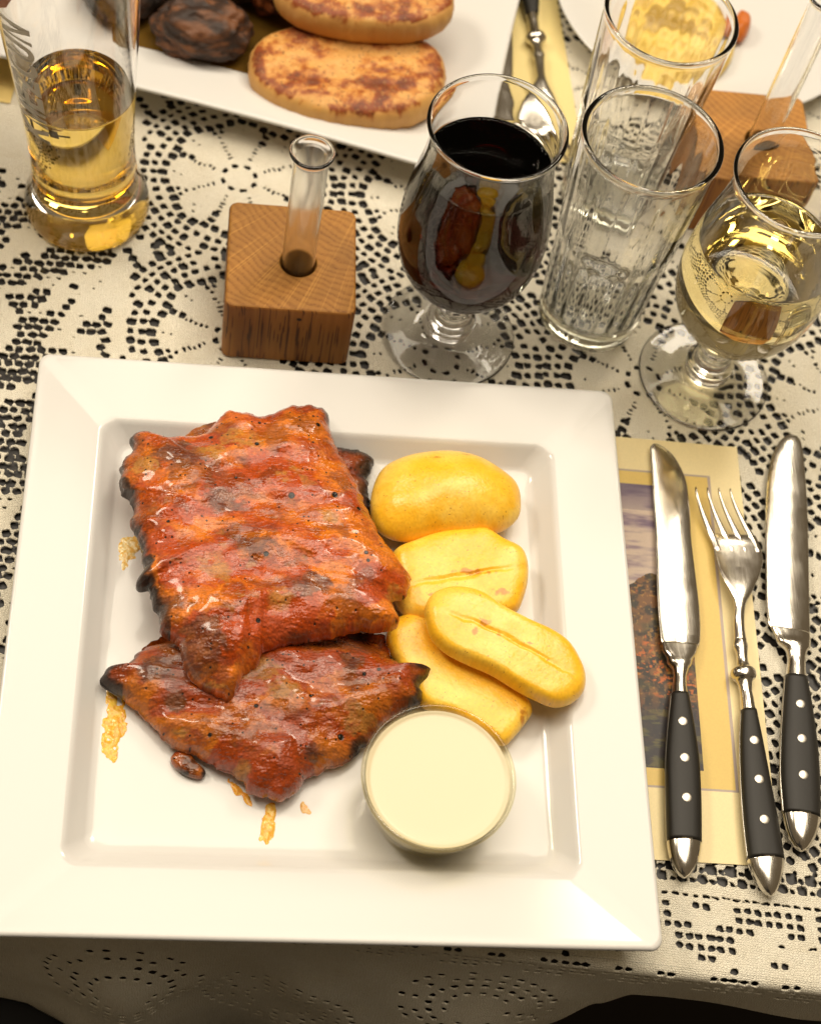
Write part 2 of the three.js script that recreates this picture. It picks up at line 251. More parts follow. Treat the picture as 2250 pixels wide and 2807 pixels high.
// ---------------------------------------------------------------- plates
function squarePlate(H, prof, sag = 0, n = 28) {
  return loftRings(prof.map(([ins, y, r]) => { const h = H - ins; return roundRect(h, h, r ?? 4, n).map(([x, z]) => { if (!sag) return [x, y, z]; const k = sag * (h / H); return [x - Math.sign(x) * k * (1 - (z / h) ** 2) * sstep(0.6, 1, Math.abs(x) / h), y, z - Math.sign(z) * k * (1 - (x / h) ** 2) * sstep(0.6, 1, Math.abs(z) / h)]; }); }), null, true, true);
}
const plateProfile = [[120, 8.0, 3], [60, 8.0, 5], [46, 8.0, 7], [41.5, 8.3, 7], [38.6, 9.3, 7], [37, 10.8, 7], [32, 17.2, 7], [31, 18.4, 7], [30, 19.1, 7], [28.6, 19.6, 7], [16, 21.6, 6], [4, 23.6, 5], [2, 24, 5], [0.9, 23.9, 5], [0.25, 23.3, 5], [0, 22.4, 5], [0.4, 21.4, 5], [1.6, 20.8, 5], [26, 14.5, 7], [40, 5, 9], [44, 0.9, 10], [45, 0.2, 10], [49, 0.2, 10], [50, 3, 10], [120, 3.4, 3]];
single('square_plate', squarePlate(132.5, plateProfile), M.ceramic, 'square white plate with wide rim carrying ribs and potatoes', 'plate');
{
  const g = thing('serving_platter', 'white square platter carrying dumplings and dark meat', 'platter', [-37, 0, -437]); g.rotation.y = -0.224;
  part('dish', squarePlate(150, [[140, 8, 3], [60, 8, 8], [44, 8.6, 14], [36, 10.5, 14], [20, 16.5, 12], [5, 20.2, 8], [2, 20.8, 7], [0.5, 20.4, 7], [0, 19.4, 7], [0.6, 18.2, 7], [3, 17.2, 7], [40, 6, 12], [52, 0.6, 12], [54, 0.2, 12], [58, 0.2, 12], [60, 3, 10], [140, 3, 3]], 5), M.ceramic, g);
}
{
  const g = thing('round_plate', 'round white plate with yellow potato salad behind the tumblers', 'plate', [214, 0, -418]);
  part('dish', lathe([[0, 4], [30, 4], [52, 4.4], [62, 6], [72, 10], [84, 14], [89, 15.6], [90, 15.4], [90.2, 14.6], [88, 13.2], [70, 7], [58, 1.2], [56, 0.2], [50, 0.2], [48, 2], [0, 2]], 120), M.ceramic, g);
}

// ---------------------------------------------------------------- ribs
const C = { red: rgb(174, 68, 14), orange: rgb(212, 116, 26), deep: rgb(130, 46, 12), brown: rgb(92, 42, 16), meat: rgb(124, 70, 32), fat: rgb(200, 146, 62), fat2: rgb(160, 108, 44), char: rgb(28, 14, 9), pepper: rgb(14, 10, 8) };
function ribMaterial(outline, o) {
  const B = boxOf(outline, 3), N = o.size ?? 640, col = new Uint8Array(N * N * 4), rou = new Uint8Array(N * N * 4), bum = new Uint8Array(N * N * 4), poly = closedCurve(outline, 120);
  for (let j = 0; j < N; j++) for (let i = 0; i < N; i++) {
    const x = B[0] + (i + 0.5) / N * B[2], z = B[1] + (j + 0.5) / N * B[3], k = (j * N + i) * 4, sd = o.seed;
    const wx = x + 14 * (fbm(x / 7, z / 7, sd + 3, 4) - 0.5), wz = z + 12 * (fbm(x / 7, z / 7, sd + 8, 4) - 0.5);
    const n1 = fbm(wx / 16, wz / 9, sd, 4), n2 = fbm(wx / 9, wz / 5, sd + 20, 4), n3 = fbm(x / 3.2, z / 2.6, sd + 40, 3), n4 = noise(x / 0.7, z / 0.7, sd);
    let c = mix3(C.red, C.orange, sstep(0.36, 0.62, n1)); c = mix3(c, C.deep, sstep(0.5, 0.75, n2) * 0.5);
    c = mix3(c, C.brown, sstep(0.56, 0.7, fbm(wx / 13, wz / 8, sd + 60, 4)) * 0.4 * o.dark);
    let bm = 0; for (const [px, pz, r] of o.brown) bm += Math.exp(-(((x - px) / 1.25) ** 2 + (z - pz) ** 2) / (r * r)); bm = sstep(0.35, 0.8, bm + (n2 - 0.5) * 1.5 + (n3 - 0.5) * 0.7); c = mix3(c, mix3(C.brown, C.meat, sstep(0.4, 0.65, n3)), bm * 0.85);
    let fatty = 0; for (const [px, pz, r] of o.fat) fatty += Math.exp(-(((x - px) / 1.2) ** 2 + (z - pz) ** 2) / (r * r)); fatty = sstep(0.4, 0.85, fatty + (n2 - 0.5) * 1.6 + (n3 - 0.5) * 0.9);
    c = mix3(c, mix3(C.fat, C.fat2, n3), fatty * 0.75);
    c = mix3(c, C.red, sstep(0.62, 0.75, n3) * 0.35 * fatty);
    const d = edgeDist(x, z, poly); const ch = (1 - sstep(0.4, o.charW, d + (n2 - 0.5) * 9)) * sstep(0.3, 0.55, fbm(x / 14, z / 14, sd + 80, 2) + o.charAt(x, z));
    c = mix3(c, C.char, clamp(ch) * 0.9);
    let pep = 0; for (const [px, pz, r] of o.pepper) pep = Math.max(pep, 1 - sstep(r * 0.75, r * 1.1, Math.hypot(x - px, z - pz)));
    if (h3(Math.floor(x / 2.1), Math.floor(z / 2.1), sd + 5) > 0.955) { const hx = (Math.floor(x / 2.1) + 0.3 + 0.4 * h3(Math.floor(x / 2.1), Math.floor(z / 2.1), 9)) * 2.1, hz = (Math.floor(z / 2.1) + 0.5) * 2.1; pep = Math.max(pep, 0.85 * (1 - sstep(0.25, 0.5, Math.hypot(x - hx, z - hz)))); }
    c = mix3(c, C.pepper, pep);
    const v = o.tone * (0.9 + 0.2 * n4); for (let q = 0; q < 3; q++) col[k + q] = clamp(c[q] * v) * 255; col[k + 3] = 255;
    const r = 0.26 + 0.34 * sstep(0.38, 0.62, fbm(x / 4.5, z / 3.6, sd + 90, 3)) + 0.25 * clamp(ch) + 0.15 * fatty; rou[k] = rou[k + 1] = rou[k + 2] = clamp(r) * 255; rou[k + 3] = 255;
    const b = 0.4 * n3 + 0.35 * fbm(x / 2.2, z / 0.9, sd + 11, 2) + 0.12 * noise(x / 0.6, z / 0.6, 3) + pep * 0.25; bum[k] = bum[k + 1] = bum[k + 2] = clamp(b) * 255; bum[k + 3] = 255;
  }
  const T = (d, s) => { const t = new THREE.DataTexture(d, N, N); if (s) t.colorSpace = THREE.SRGBColorSpace; t.magFilter = t.minFilter = THREE.LinearFilter; t.needsUpdate = true; return t; };
  return [new THREE.MeshPhysicalMaterial({ map: T(col, 1), roughnessMap: T(rou), roughness: 1, bumpMap: T(bum), bumpScale: 0.0017, clearcoat: 0.5, clearcoatRoughness: 0.12 }), B];
}
const upOut = [[-89.3,-86.6],[-86.3,-90.5],[-80.9,-89.5],[-76.5,-87.5],[-68.9,-89.3],[-60.3,-90.5],[-52.8,-97.5],[-48.2,-103.7],[-39.3,-103.2],[-32.4,-102.0],[-24.6,-105.5],[-17.7,-109.1],[-7.8,-109.8],[-2.3,-107.9],[-1.2,-101.4],[0.9,-92.1],[3.9,-84.2],[8.3,-76.4],[12.3,-64.1],[16.1,-53.2],[19.5,-44.6],[24.7,-36.1],[29.4,-29.9],[33.6,-23.2],[32.6,-16.2],[30.2,-13.4],[24.5,-10.5],[26.3,-6.4],[27.6,-0.2],[25.3,2.5],[11.3,3.7],[-1.6,7.4],[-15.4,10.2],[-21.7,13.0],[-28.0,15.3],[-29.7,19.9],[-34.9,24.1],[-39.9,35.1],[-42.5,36.2],[-50.7,31.7],[-56.2,28.1],[-60.1,21.4],[-63.2,13.6],[-69.8,8.9],[-71.6,1.0],[-75.6,-6.0],[-76.4,-11.1],[-80.9,-10.8],[-80.4,-16.0],[-78.8,-19.3],[-80.7,-28.6],[-83.6,-37.0],[-85.4,-43.3],[-85.5,-50.9],[-87.2,-55.2],[-91.2,-58.8],[-91.9,-69.4],[-91.4,-75.6],[-88.3,-78.6],[-88.1,-82.1]];
const loOut = [[-93.1,22.5],[-91.6,18.5],[-84.1,17.1],[-78.7,9.8],[-70.9,2.7],[-51.9,-4.0],[-24.1,-8.6],[-0.4,-6.7],[12.9,-4.2],[23.3,-1.6],[25.2,4.5],[27.5,10.6],[32.6,15.0],[38.3,15.7],[43.0,14.5],[42.5,17.1],[39.1,22.3],[38.5,30.4],[30.5,34.8],[24.9,38.0],[20.2,42.1],[17.5,46.2],[9.2,54.3],[-1.6,59.5],[-8.7,63.6],[-10.4,67.4],[-15.7,72.3],[-23.7,72.1],[-31.7,70.1],[-33.6,66.4],[-38.2,62.8],[-44.5,59.2],[-54.5,54.9],[-62.7,51.4],[-68.3,45.9],[-73.0,41.2],[-78.8,35.7],[-84.4,31.0],[-89.1,28.3],[-92.9,25.5]];
const thirdOut = [[-66.0,-103.3],[-63.8,-108.8],[-57.8,-109.3],[-52.7,-106.1],[-26.6,-103.0],[2.7,-97.6],[7.8,-96.8],[15.9,-95.6],[19.7,-91.7],[18.9,-86.9],[16.4,-82.1],[19.3,-77.6],[17.3,-72.8],[19.0,-67.2],[17.8,-62.5],[13.8,-52.1],[-25.0,-43.0],[-54.7,-63.4]];
const round = (s, p = 5, q = 0.5) => Math.pow(Math.max(0, 1 - Math.pow(Math.min(1, s), p)), q);
{
  // third slab, lying below the upper one; only its charred ends show
  const [m, B] = ribMaterial(thirdOut, { seed: 71, size: 320, tone: 0.8, dark: 1, brown: [], fat: [[-60, -105, 5]], pepper: [], charW: 9, charAt: (x) => (x > 5 ? 0.5 : -0.2) });
  const rough = (x, z) => 3.4 * (fbm(x / 7, z / 6, 5, 3) - 0.5);
  single('rib_slab', lump(thirdOut, (x, z, s) => 12 + 9 * round(s, 6) + rough(x, z), (x, z, s) => 12 - 3.4 * round(s, 8), 240, 40, B, 6), m, 'charred rib slab mostly hidden beneath the big glazed slab', 'ribs');
}
{
  const [m, B] = ribMaterial(loOut, { seed: 33, tone: 0.86, dark: 0.8, brown: [[-70, 22, 7], [10, 15, 6], [-5, 55, 5], [-62, 35, 5]], fat: [[12.2, 41.1, 7], [-18, 30.6, 5], [-28.1, 23, 8], [-34, 62, 4.5], [-60, 48, 3]], pepper: [[-30, 38, 0.9], [5, 48, 1.3], [14, 22, 0.8], [20, 20, 0.8], [-48, 50, 0.8], [-8, 33, 0.7]], charW: 4, charAt: (x) => (x > 33 ? 0.7 : x < -84 ? -0.05 : -0.25) });
  const top = (x, z, s) => { const bone = Math.cos((z - 0.12 * x) / 20 * TAU + 1.0); return 15 + 14 * round(s, 4.5, 0.55) + 0.9 * bone * (1 - s * s) + 6 * (fbm(x / 19, z / 12, 4, 2) - 0.5) + 1.6 * (fbm(x / 8, z / 5, 9, 2) - 0.5) + 6 * sstep(14, 34, x) * sstep(40, 26, z) - 4 * sstep(-10, -70, x) * 0.4 - 9.5 * sstep(14, -2, z); };
  single('rib_slab', lump(loOut, top, (x, z, s) => 15 + 1.2 * (fbm(x / 5, z / 5, 2, 2) - 0.5) - 6.4 * round(s, 7) + 6 * sstep(14, 34, x) * sstep(40, 26, z), 340, 64, B, 3), m, 'dark red glazed rib slab lying below the big one beside the dip', 'ribs');
}
{
  const [m, B] = ribMaterial(upOut, { seed: 11, size: 720, tone: 1.02, dark: 1, brown: [[-67, -71, 11], [-47, -49, 7], [-34, -27, 6], [-7, -11, 8], [-66, -2, 8], [-55, 14, 9], [-50, 24, 7]], fat: [[-38, -85, 8], [-21, -63, 7.5], [-50, -18, 8.5], [-25, -3, 6.5], [-53, -75, 5], [-81, -66, 6], [27, -12, 6], [-2, -44, 4], [-45, 30, 4]],
    pepper: [[-54, -84.4], [-34.1, -79.8], [-18.7, -52.9], [-0.1, -55.2], [-28.7, -23.4], [-31, 7.1], [-7.3, -93.9], [-42.5, -60.7], [-33.1, -93.7], [10.4, -50.4], [13.2, -27.3], [-69.9, -38.1], [14.1, -23.6], [-9.6, -83.3], [-9.3, -99.6]].map(([x, z], i) => [x, z, [1, 1, 1.4, 1.3, 1.1, 1, 1, 0.7, 0.7, 0.9, 0.9, 0.7, 0.8, 0.6, 0.6][i]]), charW: 4.6, charAt: (x, z) => (x < -66 ? 0.25 : z < -98 ? 0.16 : -0.35) });
  const top = (x, z, s) => { const bone = Math.cos((z + 0.16 * x + 9 * (fbm(x / 26, z / 30, 3, 2) - 0.5)) / 25 * TAU + 2.2); return 29 + 15.5 * round(s, 5, 0.5) + 1.1 * bone * (1 - s ** 3) + 5.5 * (fbm(x / 20, z / 12, 1, 2) - 0.5) + 1.5 * (fbm(x / 8, z / 5, 7, 2) - 0.5) - 5 * sstep(-40, -110, z) + 3 * sstep(-30, 5, z) - 5 * sstep(12, 36, z); };
  single('rib_slab', lump(upOut, top, (x, z, s) => 29 + 1.5 * (fbm(x / 5, z / 5, 2, 2) - 0.5) - 4.5 * round(s, 7) - 4 * sstep(-40, -110, z) + 1.5 * sstep(-30, 5, z) - 3 * sstep(14, 36, z), 420, 84, B, 3.2), m, 'big orange red glazed rib slab with peppercorns on top of the pile', 'ribs');
}
{
  const o = [[-63.2,54.9],[-60.7,51.5],[-56.2,51.8],[-52.4,56.4],[-48.7,60.1],[-50.3,63.0],[-55.7,62.3],[-61.2,58.7]];
  const [m, B] = ribMaterial(o, { seed: 91, size: 128, tone: 0.8, dark: 1, brown: [[-55, 58, 4]], fat: [], pepper: [], charW: 2, charAt: () => 0 });
  single('meat_scrap', lump(o, (x, z, s) => 10 + 4 * round(s, 3) + 1.5 * (fbm(x / 3, z / 3, 1, 2) - 0.5), (x, z, s) => 10 - 1.5 * round(s, 6), 90, 20, B), m, 'small dark red meat scrap lying loose on the plate', 'meat');
}

// ---------------------------------------------------------------- potatoes
// fried brown flecks as the photograph shows them: [x, z, half length, half depth]
const FRIED = { 14: [[62, -30.5, 9, 1.6], [74, -21, 5, 2], [44, -19, 5, 1.2]], 36: [[64, -1.5, 3.5, 1.4], [70, 3.5, 2.6, 1.6], [84, 7, 3, 0.9], [60, 3, 1.6, 2]], 25: [[82, 35, 2.4, 5]], 3: [[46, -84, 3, 0.8], [60, -88, 2.5, 0.8]] };
function potatoMaterial(outline, seed, slit) {
  const B = boxOf(outline, 3), N = 384;
  const f = (u, v) => [B[0] + u * B[2], B[1] + v * B[3]];
  const col = tex(N, N, (u, v) => {
    const [x, z] = f(u, v); const n = fbm(x / 16, z / 12, seed, 4), n2 = fbm(x / 3, z / 3, seed + 5, 3);
    let c = mix3(rgb(254, 194, 42), rgb(255, 210, 84), sstep(0.35, 0.7, n)); c = mix3(c, rgb(250, 184, 28), sstep(0.55, 0.8, fbm(x / 11, z / 9, seed + 9, 3)) * 0.7);
    for (const [px, pz, a, b] of FRIED[seed] ?? []) c = mix3(c, rgb(190, 118, 28), 0.75 * (1 - sstep(0.3, 1, Math.hypot((x - px) / a, (z - pz) / b) + 1.6 * (fbm(x / 1.6, z / 1.6, seed, 3) - 0.5))));
    if (noise(x / 0.55, z / 0.55, seed) > 0.93 && n2 > 0.5) c = mix3(c, rgb(150, 92, 30), 0.7);
    const k = 0.96 + 0.07 * noise(x / 0.8, z / 0.8, 2); return c.map((q) => q * k);
  });
  const bum = tex(N, N, (u, v) => { const [x, z] = f(u, v); const b = 0.45 + 0.35 * (fbm(x / 2.2, z / 2.2, seed, 4) - 0.5) + 0.12 * noise(x / 0.7, z / 0.7, 1) ; return [b, b, b]; }, false);
  return [new THREE.MeshPhysicalMaterial({ map: col, bumpMap: bum, bumpScale: 0.0006, roughness: 0.34, clearcoat: 0.3, clearcoatRoughness: 0.28 }), B];
}
function edgeDistOpen(x, z, o) { let b = 1e9; for (let i = 0; i < o.length - 1; i++) { const [x0, z0] = o[i], [x1, z1] = o[i + 1], dx = x1 - x0, dz = z1 - z0, t = clamp(((x - x0) * dx + (z - z0) * dz) / (dx * dx + dz * dz)), e = (x - x0 - t * dx) ** 2 + (z - z0 - t * dz) ** 2; if (e < b) b = e; } return Math.sqrt(b); }
function potato(o, seed, slit, top, bottom, label) { const [m, B] = potatoMaterial(o, seed, slit); return single('potato_piece', lump(o, (x, z, s) => top(x, z, s) + 1.1 * (fbm(x / 16, z / 14, seed, 2) - 0.5) - (slit ? 1.5 * (1 - sstep(0, 1.6, edgeDistOpen(x, z + 2.4 * (fbm(x / 6, z / 6, seed, 2) - 0.5), slit))) * (1 - s) : 0), bottom, 160, 36, B), m, label, 'potato', 'potato pieces on the square plate'); }
potato([[17.9,-63.2],[19.4,-74.8],[23.4,-83.7],[32,-89.6],[44.2,-93.4],[58.4,-94.4],[69.6,-91.7],[79.5,-85.3],[85.3,-79.2],[86.4,-70],[85,-63.1],[78.1,-56],[63.9,-52.5],[48.1,-50],[35.4,-47.5],[24.6,-49.5],[19.3,-55.5]], 3, null, (x, z, s) => 19 + 17 * round(s, 2.1, 0.55), (x, z, s) => 19 - 10.6 * round(s, 2.6, 0.6), 'plump oval golden potato half with smooth rounded back');
potato([[28.2,-42.7],[38,-48.3],[47.9,-52.2],[61.8,-54.2],[69.8,-54.7],[77.5,-49.6],[85.2,-45],[87.4,-39.6],[87.3,-30.8],[85.1,-22],[81.8,-15.4],[72,-11.7],[46.9,-9.3],[34,-11.6],[29,-18.5],[28,-30.4]], 14, [[33, -24], [55.7, -28], [79, -33]], (x, z, s) => 18 + 8 * round(s, 9, 0.5) + 0.07 * (x - 60) - 0.05 * (z + 30), (x, z, s) => 18 - 6 * round(s, 7) + 0.07 * (x - 60), 'broad pale potato slice with brown seams lying under another slice');
potato([[27,-8],[33.2,-12.8],[47.6,-8.5],[66.5,-1.8],[81,18.2],[87.1,29.1],[83.9,35.2],[78.9,41.4],[74.5,45.5],[64.9,41],[52.1,33.6],[40.1,29.1],[35,20],[28,8],[25,0]], 25, null, (x, z, s) => 15 + 6.5 * round(s, 12, 0.5), (x, z, s) => 15 - 5.5 * round(s, 8), 'yellow potato slice with square cut end touching the dip bowl');
potato([[40.9,-9.2],[43.9,-15.7],[49.7,-19.2],[57.4,-20.1],[65,-18.4],[74.3,-12.1],[86.5,-6.4],[97.7,-1.8],[104.1,3.1],[107.9,10.1],[109.8,17.1],[108.4,24.3],[102.3,30.1],[95.6,31.9],[87.4,29.2],[80.1,25.6],[69.2,19.1],[58.1,14.6],[48.9,10],[43.5,4.1],[41.3,-3]].map(([x, z]) => [x - 1.2, z]), 36, [[48, -5.5], [68.4, 1.6], [86, 11], [105, 21]], (x, z, s) => 27 + 8 * round(s, 11, 0.5) - 0.06 * (x - 75), (x, z, s) => 27 - 5 * round(s, 5) - 0.06 * (x - 75), 'long golden potato slice with a central seam lying on top');

// ---------------------------------------------------------------- grease and sauce smears on the plate
{
  const smearMap = tex(128, 128, (u, v) => { const n = fbm(u * 22, v * 22, 1, 3); return mix3(rgb(255, 250, 225), rgb(245, 205, 120), sstep(0.3, 0.7, n)); }, true, true);
  const smear = (x0, z0, w, h, ang, seed, label, thr = 0.5, col = 0xe9a722) => {
    const cell = 0.45, R = Math.max(w, h) + 2, n = Math.round(2 * R / cell), F = new Float32Array((n + 1) * (n + 1)), c = Math.cos(ang), s = Math.sin(ang);
    const f = (x, z) => { const u = x * c - z * s, v = x * s + z * c; return (1 - (u / w) ** 2 - (v / h) ** 2) * 0.6 - (fbm((x0 + x) / 2.6, (z0 + z) / 3.6, seed, 4) - thr) * 2.2; };
    for (let j = 0; j <= n; j++) for (let i = 0; i <= n; i++) F[j * (n + 1) + i] = i && j && i < n && j < n ? f(-R + i * cell, -R + j * cell) : -1;
    const geo = fieldSheet(x0 - R, z0 - R, n, n, cell, F, (x, z, d) => [x, 8.06 + Math.min(0.9, Math.max(0, f(x - x0, z - z0)) * 0.9) + d, z], 0.05, 1 / 20, 1);
    const m = new THREE.MeshPhysicalMaterial({ map: smearMap, color: col, roughness: 0.2, transparent: true, opacity: 0.82 });
    single('sauce_smear', geo, m, label, 'sauce', 'sauce smears on the square plate');
  };
  smear(-88.2, 36, 4.6, 20, 0.06, 3, 'long yellow orange sauce smear below the tip of the lower ribs', 0.52, 0xffd65a);
  smear(-34.5, 67.5, 1.5, 6.5, 0.75, 6, 'short slanting orange sauce dash beside the meat scrap', 0.5, 0xffc450);
  smear(-22.5, 81, 2.6, 8, -0.1, 9, 'thin yellow sauce trickle near the front of the plate well', 0.5, 0xffdc70);
  smear(-8, 73.6, 2, 3, 0.2, 12, 'tiny orange sauce fleck in the shade of the lower ribs', 0.52, 0xf6cc90);
  smear(-87, -41, 5, 8, -0.3, 15, 'faint pale yellow sauce spot beside the big rib slab', 0.44, 0xfff0c8);
}

// ---------------------------------------------------------------- dip bowl
{
  const g = thing('dip_bowl', 'small round glass bowl filled with pale cream dip', 'bowl', [43, 8.2, 68.5]);
  const cup = new THREE.MeshPhysicalMaterial({ color: new THREE.Color().setRGB(0.93, 0.91, 0.78), transmission: 1, thickness: 0, ior: 1.5, roughness: 0.02 });
  part('bowl', lathe(smoothProfile([[0, 0.4], [15, 0.3], [22.6, 0.2], [24.2, 1.2], [26, 6], [28.2, 15], [29.8, 23], [30.5, 26.4], [31.1, 27.4], [31.2, 28.4], [30.6, 29.1], [29.8, 29], [29.2, 28.2], [29.1, 26.6], [28.2, 21], [26.8, 13], [24.6, 6.2], [22, 3.4], [14, 2.6], [0, 2.4]], 90), 128), cup, g);
  const dip = new THREE.MeshPhysicalMaterial({ color: new THREE.Color().setRGB(0.77, 0.67, 0.45), roughness: 0.3 });
  part('dip', lathe([[0, 2.5], [14, 2.7], [22.05, 3.6], [24.7, 6.3], [26.9, 13], [28.3, 21], [29.05, 26], [29.0, 26.5], [28, 25.8], [26.6, 25.5], [22, 25.35], [12, 25.4], [0, 25.4]], 96, (r, y, a, i) => r + (i > 9 ? 0.5 * Math.sin(2 * a + i * 0.3) * r / 27 : 0)), dip, g);
}

// ---------------------------------------------------------------- wooden blocks with test tubes
function endGrain(seed) { return tex(512, 512, (u, v) => {
  const x = u * 62, z = v * 62; const w = fbm(x / 9, z / 9, seed, 4) * 5; const d = Math.hypot(x - 78, z + 40) + w, ring = (d / 3.4) % 1; const px = noise(x / 0.45, z / 0.45, seed), early = sstep(0.05, 0.25, ring) * (1 - sstep(0.55, 0.95, ring));
  const a = Math.atan2(z + 40, x - 78), ray = Math.pow(noise(a * 170, d * 0.02, seed), 6);
  let c = mix3(rgb(160, 106, 40), rgb(174, 120, 50), early); c = mix3(c, rgb(118, 70, 24), sstep(0.55, 0.85, px) * 0.5 * (1.1 - early)); c = mix3(c, rgb(226, 168, 80), ray * 0.7); const n = fbm(x / 20, z / 14, seed + 2, 3); c = c.map((q) => q * (0.86 + 0.26 * n));
  return c; }); }
function sideGrain(seed) { return tex(512, 256, (u, v) => {
  const x = u * 240, y = v * 41; const w = x + 0.7 * noise(x / 9, y / 14, seed); const n = fbm(w / 0.9, y / 40, seed, 4), pore = Math.pow(noise(w / 0.5, y / 22, seed + 3), 4), band = fbm(w / 9, y / 60, seed + 7, 3);
  let c = mix3(rgb(156, 100, 40), rgb(180, 122, 56), n); c = mix3(c, rgb(134, 80, 32), sstep(0.45, 0.7, band) * 0.5); c = mix3(c, rgb(60, 32, 14), sstep(0.24, 0.55, pore) * 0.7);
  if (Math.hypot(x - 28, y - 34) < 1.1) c = rgb(46, 26, 12); return c; }); }
function makeBlock(seed, label, cx, cz, turn = 0) {
  const g = thing('wooden_block', label, 'block', [cx, 0, cz], 'wooden vase blocks'); g.rotation.y = turn;
  const H = 41, hx = 30.2, hz = 31, rect = (ins, r) => roundRect(hx - ins, hz - ins, r, 28); const N = rect(0, 4).length;
  const circ = (r, y) => rect(0, 4).map(([x, z]) => { const a = Math.atan2(z, x); return [3 + r * Math.cos(a), y, 3 + r * Math.sin(a)]; });
  const up = (ins, y, r) => rect(ins, r).map(([x, z]) => [x, y, z]);
  const top = loftRings([circ(8.2, 14), circ(8.5, 16), circ(8.5, 39.9), circ(8.7, 40.7), circ(9.3, 41), up(8, 41, 3), up(1.6, 40.95, 4), up(0.9, 40.75, 4), up(0.45, 40.4, 4)], (p) => [p[0] / 62 + 0.5, p[2] / 62 + 0.5], true, false);
  const pos = [], idx = [], uv = [], rows = [[0.45, 40.4], [0.12, 39.8], [0, 39], [0, 30], [0, 20], [0, 10], [0, 1.2], [0.5, 0.4], [1.3, 0.15]];
  rows.forEach(([ins, y]) => { const r = rect(ins, 4); let L = 0; for (let k = 0; k <= N; k++) { const p = r[k % N]; if (k) { const q = r[k - 1]; L += Math.hypot(p[0] - q[0], p[1] - q[1]); } pos.push(p[0], y, p[1]); uv.push(L / 240, y / 41); } });
  for (let i = 0; i < rows.length - 1; i++) for (let k = 0; k < N; k++) { const a = i * (N + 1) + k, b = a + 1, c = a + N + 1, d = c + 1; idx.push(a, b, d, a, d, c); }
  const at = pos.length / 3; pos.push(0, 0.15, 0); uv.push(0, 0); for (let k = 0; k < N; k++) { const a = (rows.length - 1) * (N + 1) + k; idx.push(a, a + 1, at); }
  const side = geoOf(pos, idx, uv);
  const body = mergeGeometries([top, side], true);
  part('body', body, [new THREE.MeshStandardMaterial({ map: endGrain(seed), roughness: 0.62 }), new THREE.MeshStandardMaterial({ map: sideGrain(seed + 4), roughness: 0.6 })], g);
  return g;
}
makeBlock(5, 'oak block holding the short cloudy tube behind the square plate', -21, -184.5);
makeBlock(17, 'oak block behind the white wine glass holding the tall tube', 216, -286.5);
function makeTube(label, x, z, r, bottom, top, water, tilt) {
  const g = thing('test_tube_vase', label, 'vase', [x, bottom, z], 'glass tubes in oak blocks'); const L = top - bottom; if (tilt) g.rotation.set(tilt[0], 0, tilt[1]);
  const cap = (R, y0, n, flip) => { const o = []; for (let k = 0; k <= n; k++) { const a = k / n * Math.PI / 2; o.push([R * Math.sin(a), y0 + R - R * Math.cos(a)]); } return flip ? o.reverse() : o; };
  part('tube', lathe([...cap(r, 0, 14), [r, L * 0.5], [r, L - 5], [r + 0.25, L - 3.2], [r + 0.7, L - 2], [r + 1.3, L - 1.3], [r + 1.9, L - 0.9], [r + 2.1, L - 0.3], [r + 1.9, L + 0.3], [r + 1.3, L + 0.6], [r + 0.6, L + 0.3], [r - 0.1, L - 0.8], [r - 0.6, L - 2.2], [r - 0.85, L - 4], ...(water ? [[r - 0.9, L * 0.5], [r - 0.9, water + 0.5]] : [[r - 0.95, L * 0.5], ...cap(r - 0.95, 0.95, 14, true)])], 64), r > 7.5 ? M.limeGlass : M.glass, g);
  if (water) {
    part('water', lathe([...cap(r - 0.9, 0.9, 14), [r - 0.9, water * 0.5], [r - 0.9, water + 0.5], [r - 1.6, water + 0.1], [r * 0.5, water - 0.2], [0, water - 0.2]], 64), M.water, g);
    const bub = []; for (let k = 0; k < 60; k++) { const a = rnd() * TAU, y = 14 + rnd() * 12, q = r - 1.5 - rnd() * 0.3; bub.push(new THREE.SphereGeometry((0.16 + rnd() * 0.2) * MM, 8, 6).translate(q * Math.sin(a) * MM, y * MM, q * Math.cos(a) * MM)); }
    const b = part('air_bubbles', mergeGeometries(bub), new THREE.MeshPhysicalMaterial({ color: 0xffffff, transmission: 1, thickness: 0.001, ior: 0.76, roughness: 0 }), g); b.userData.kind = 'stuff';
  }
}
makeTube('short cloudy empty glass tube standing in its oak block', -18, -181.5, 7.8, 20, 116, 0, null);
makeTube('tall clear glass tube standing in the oak block behind the wine', 219, -283.5, 7.2, 20, 138, 0, null);

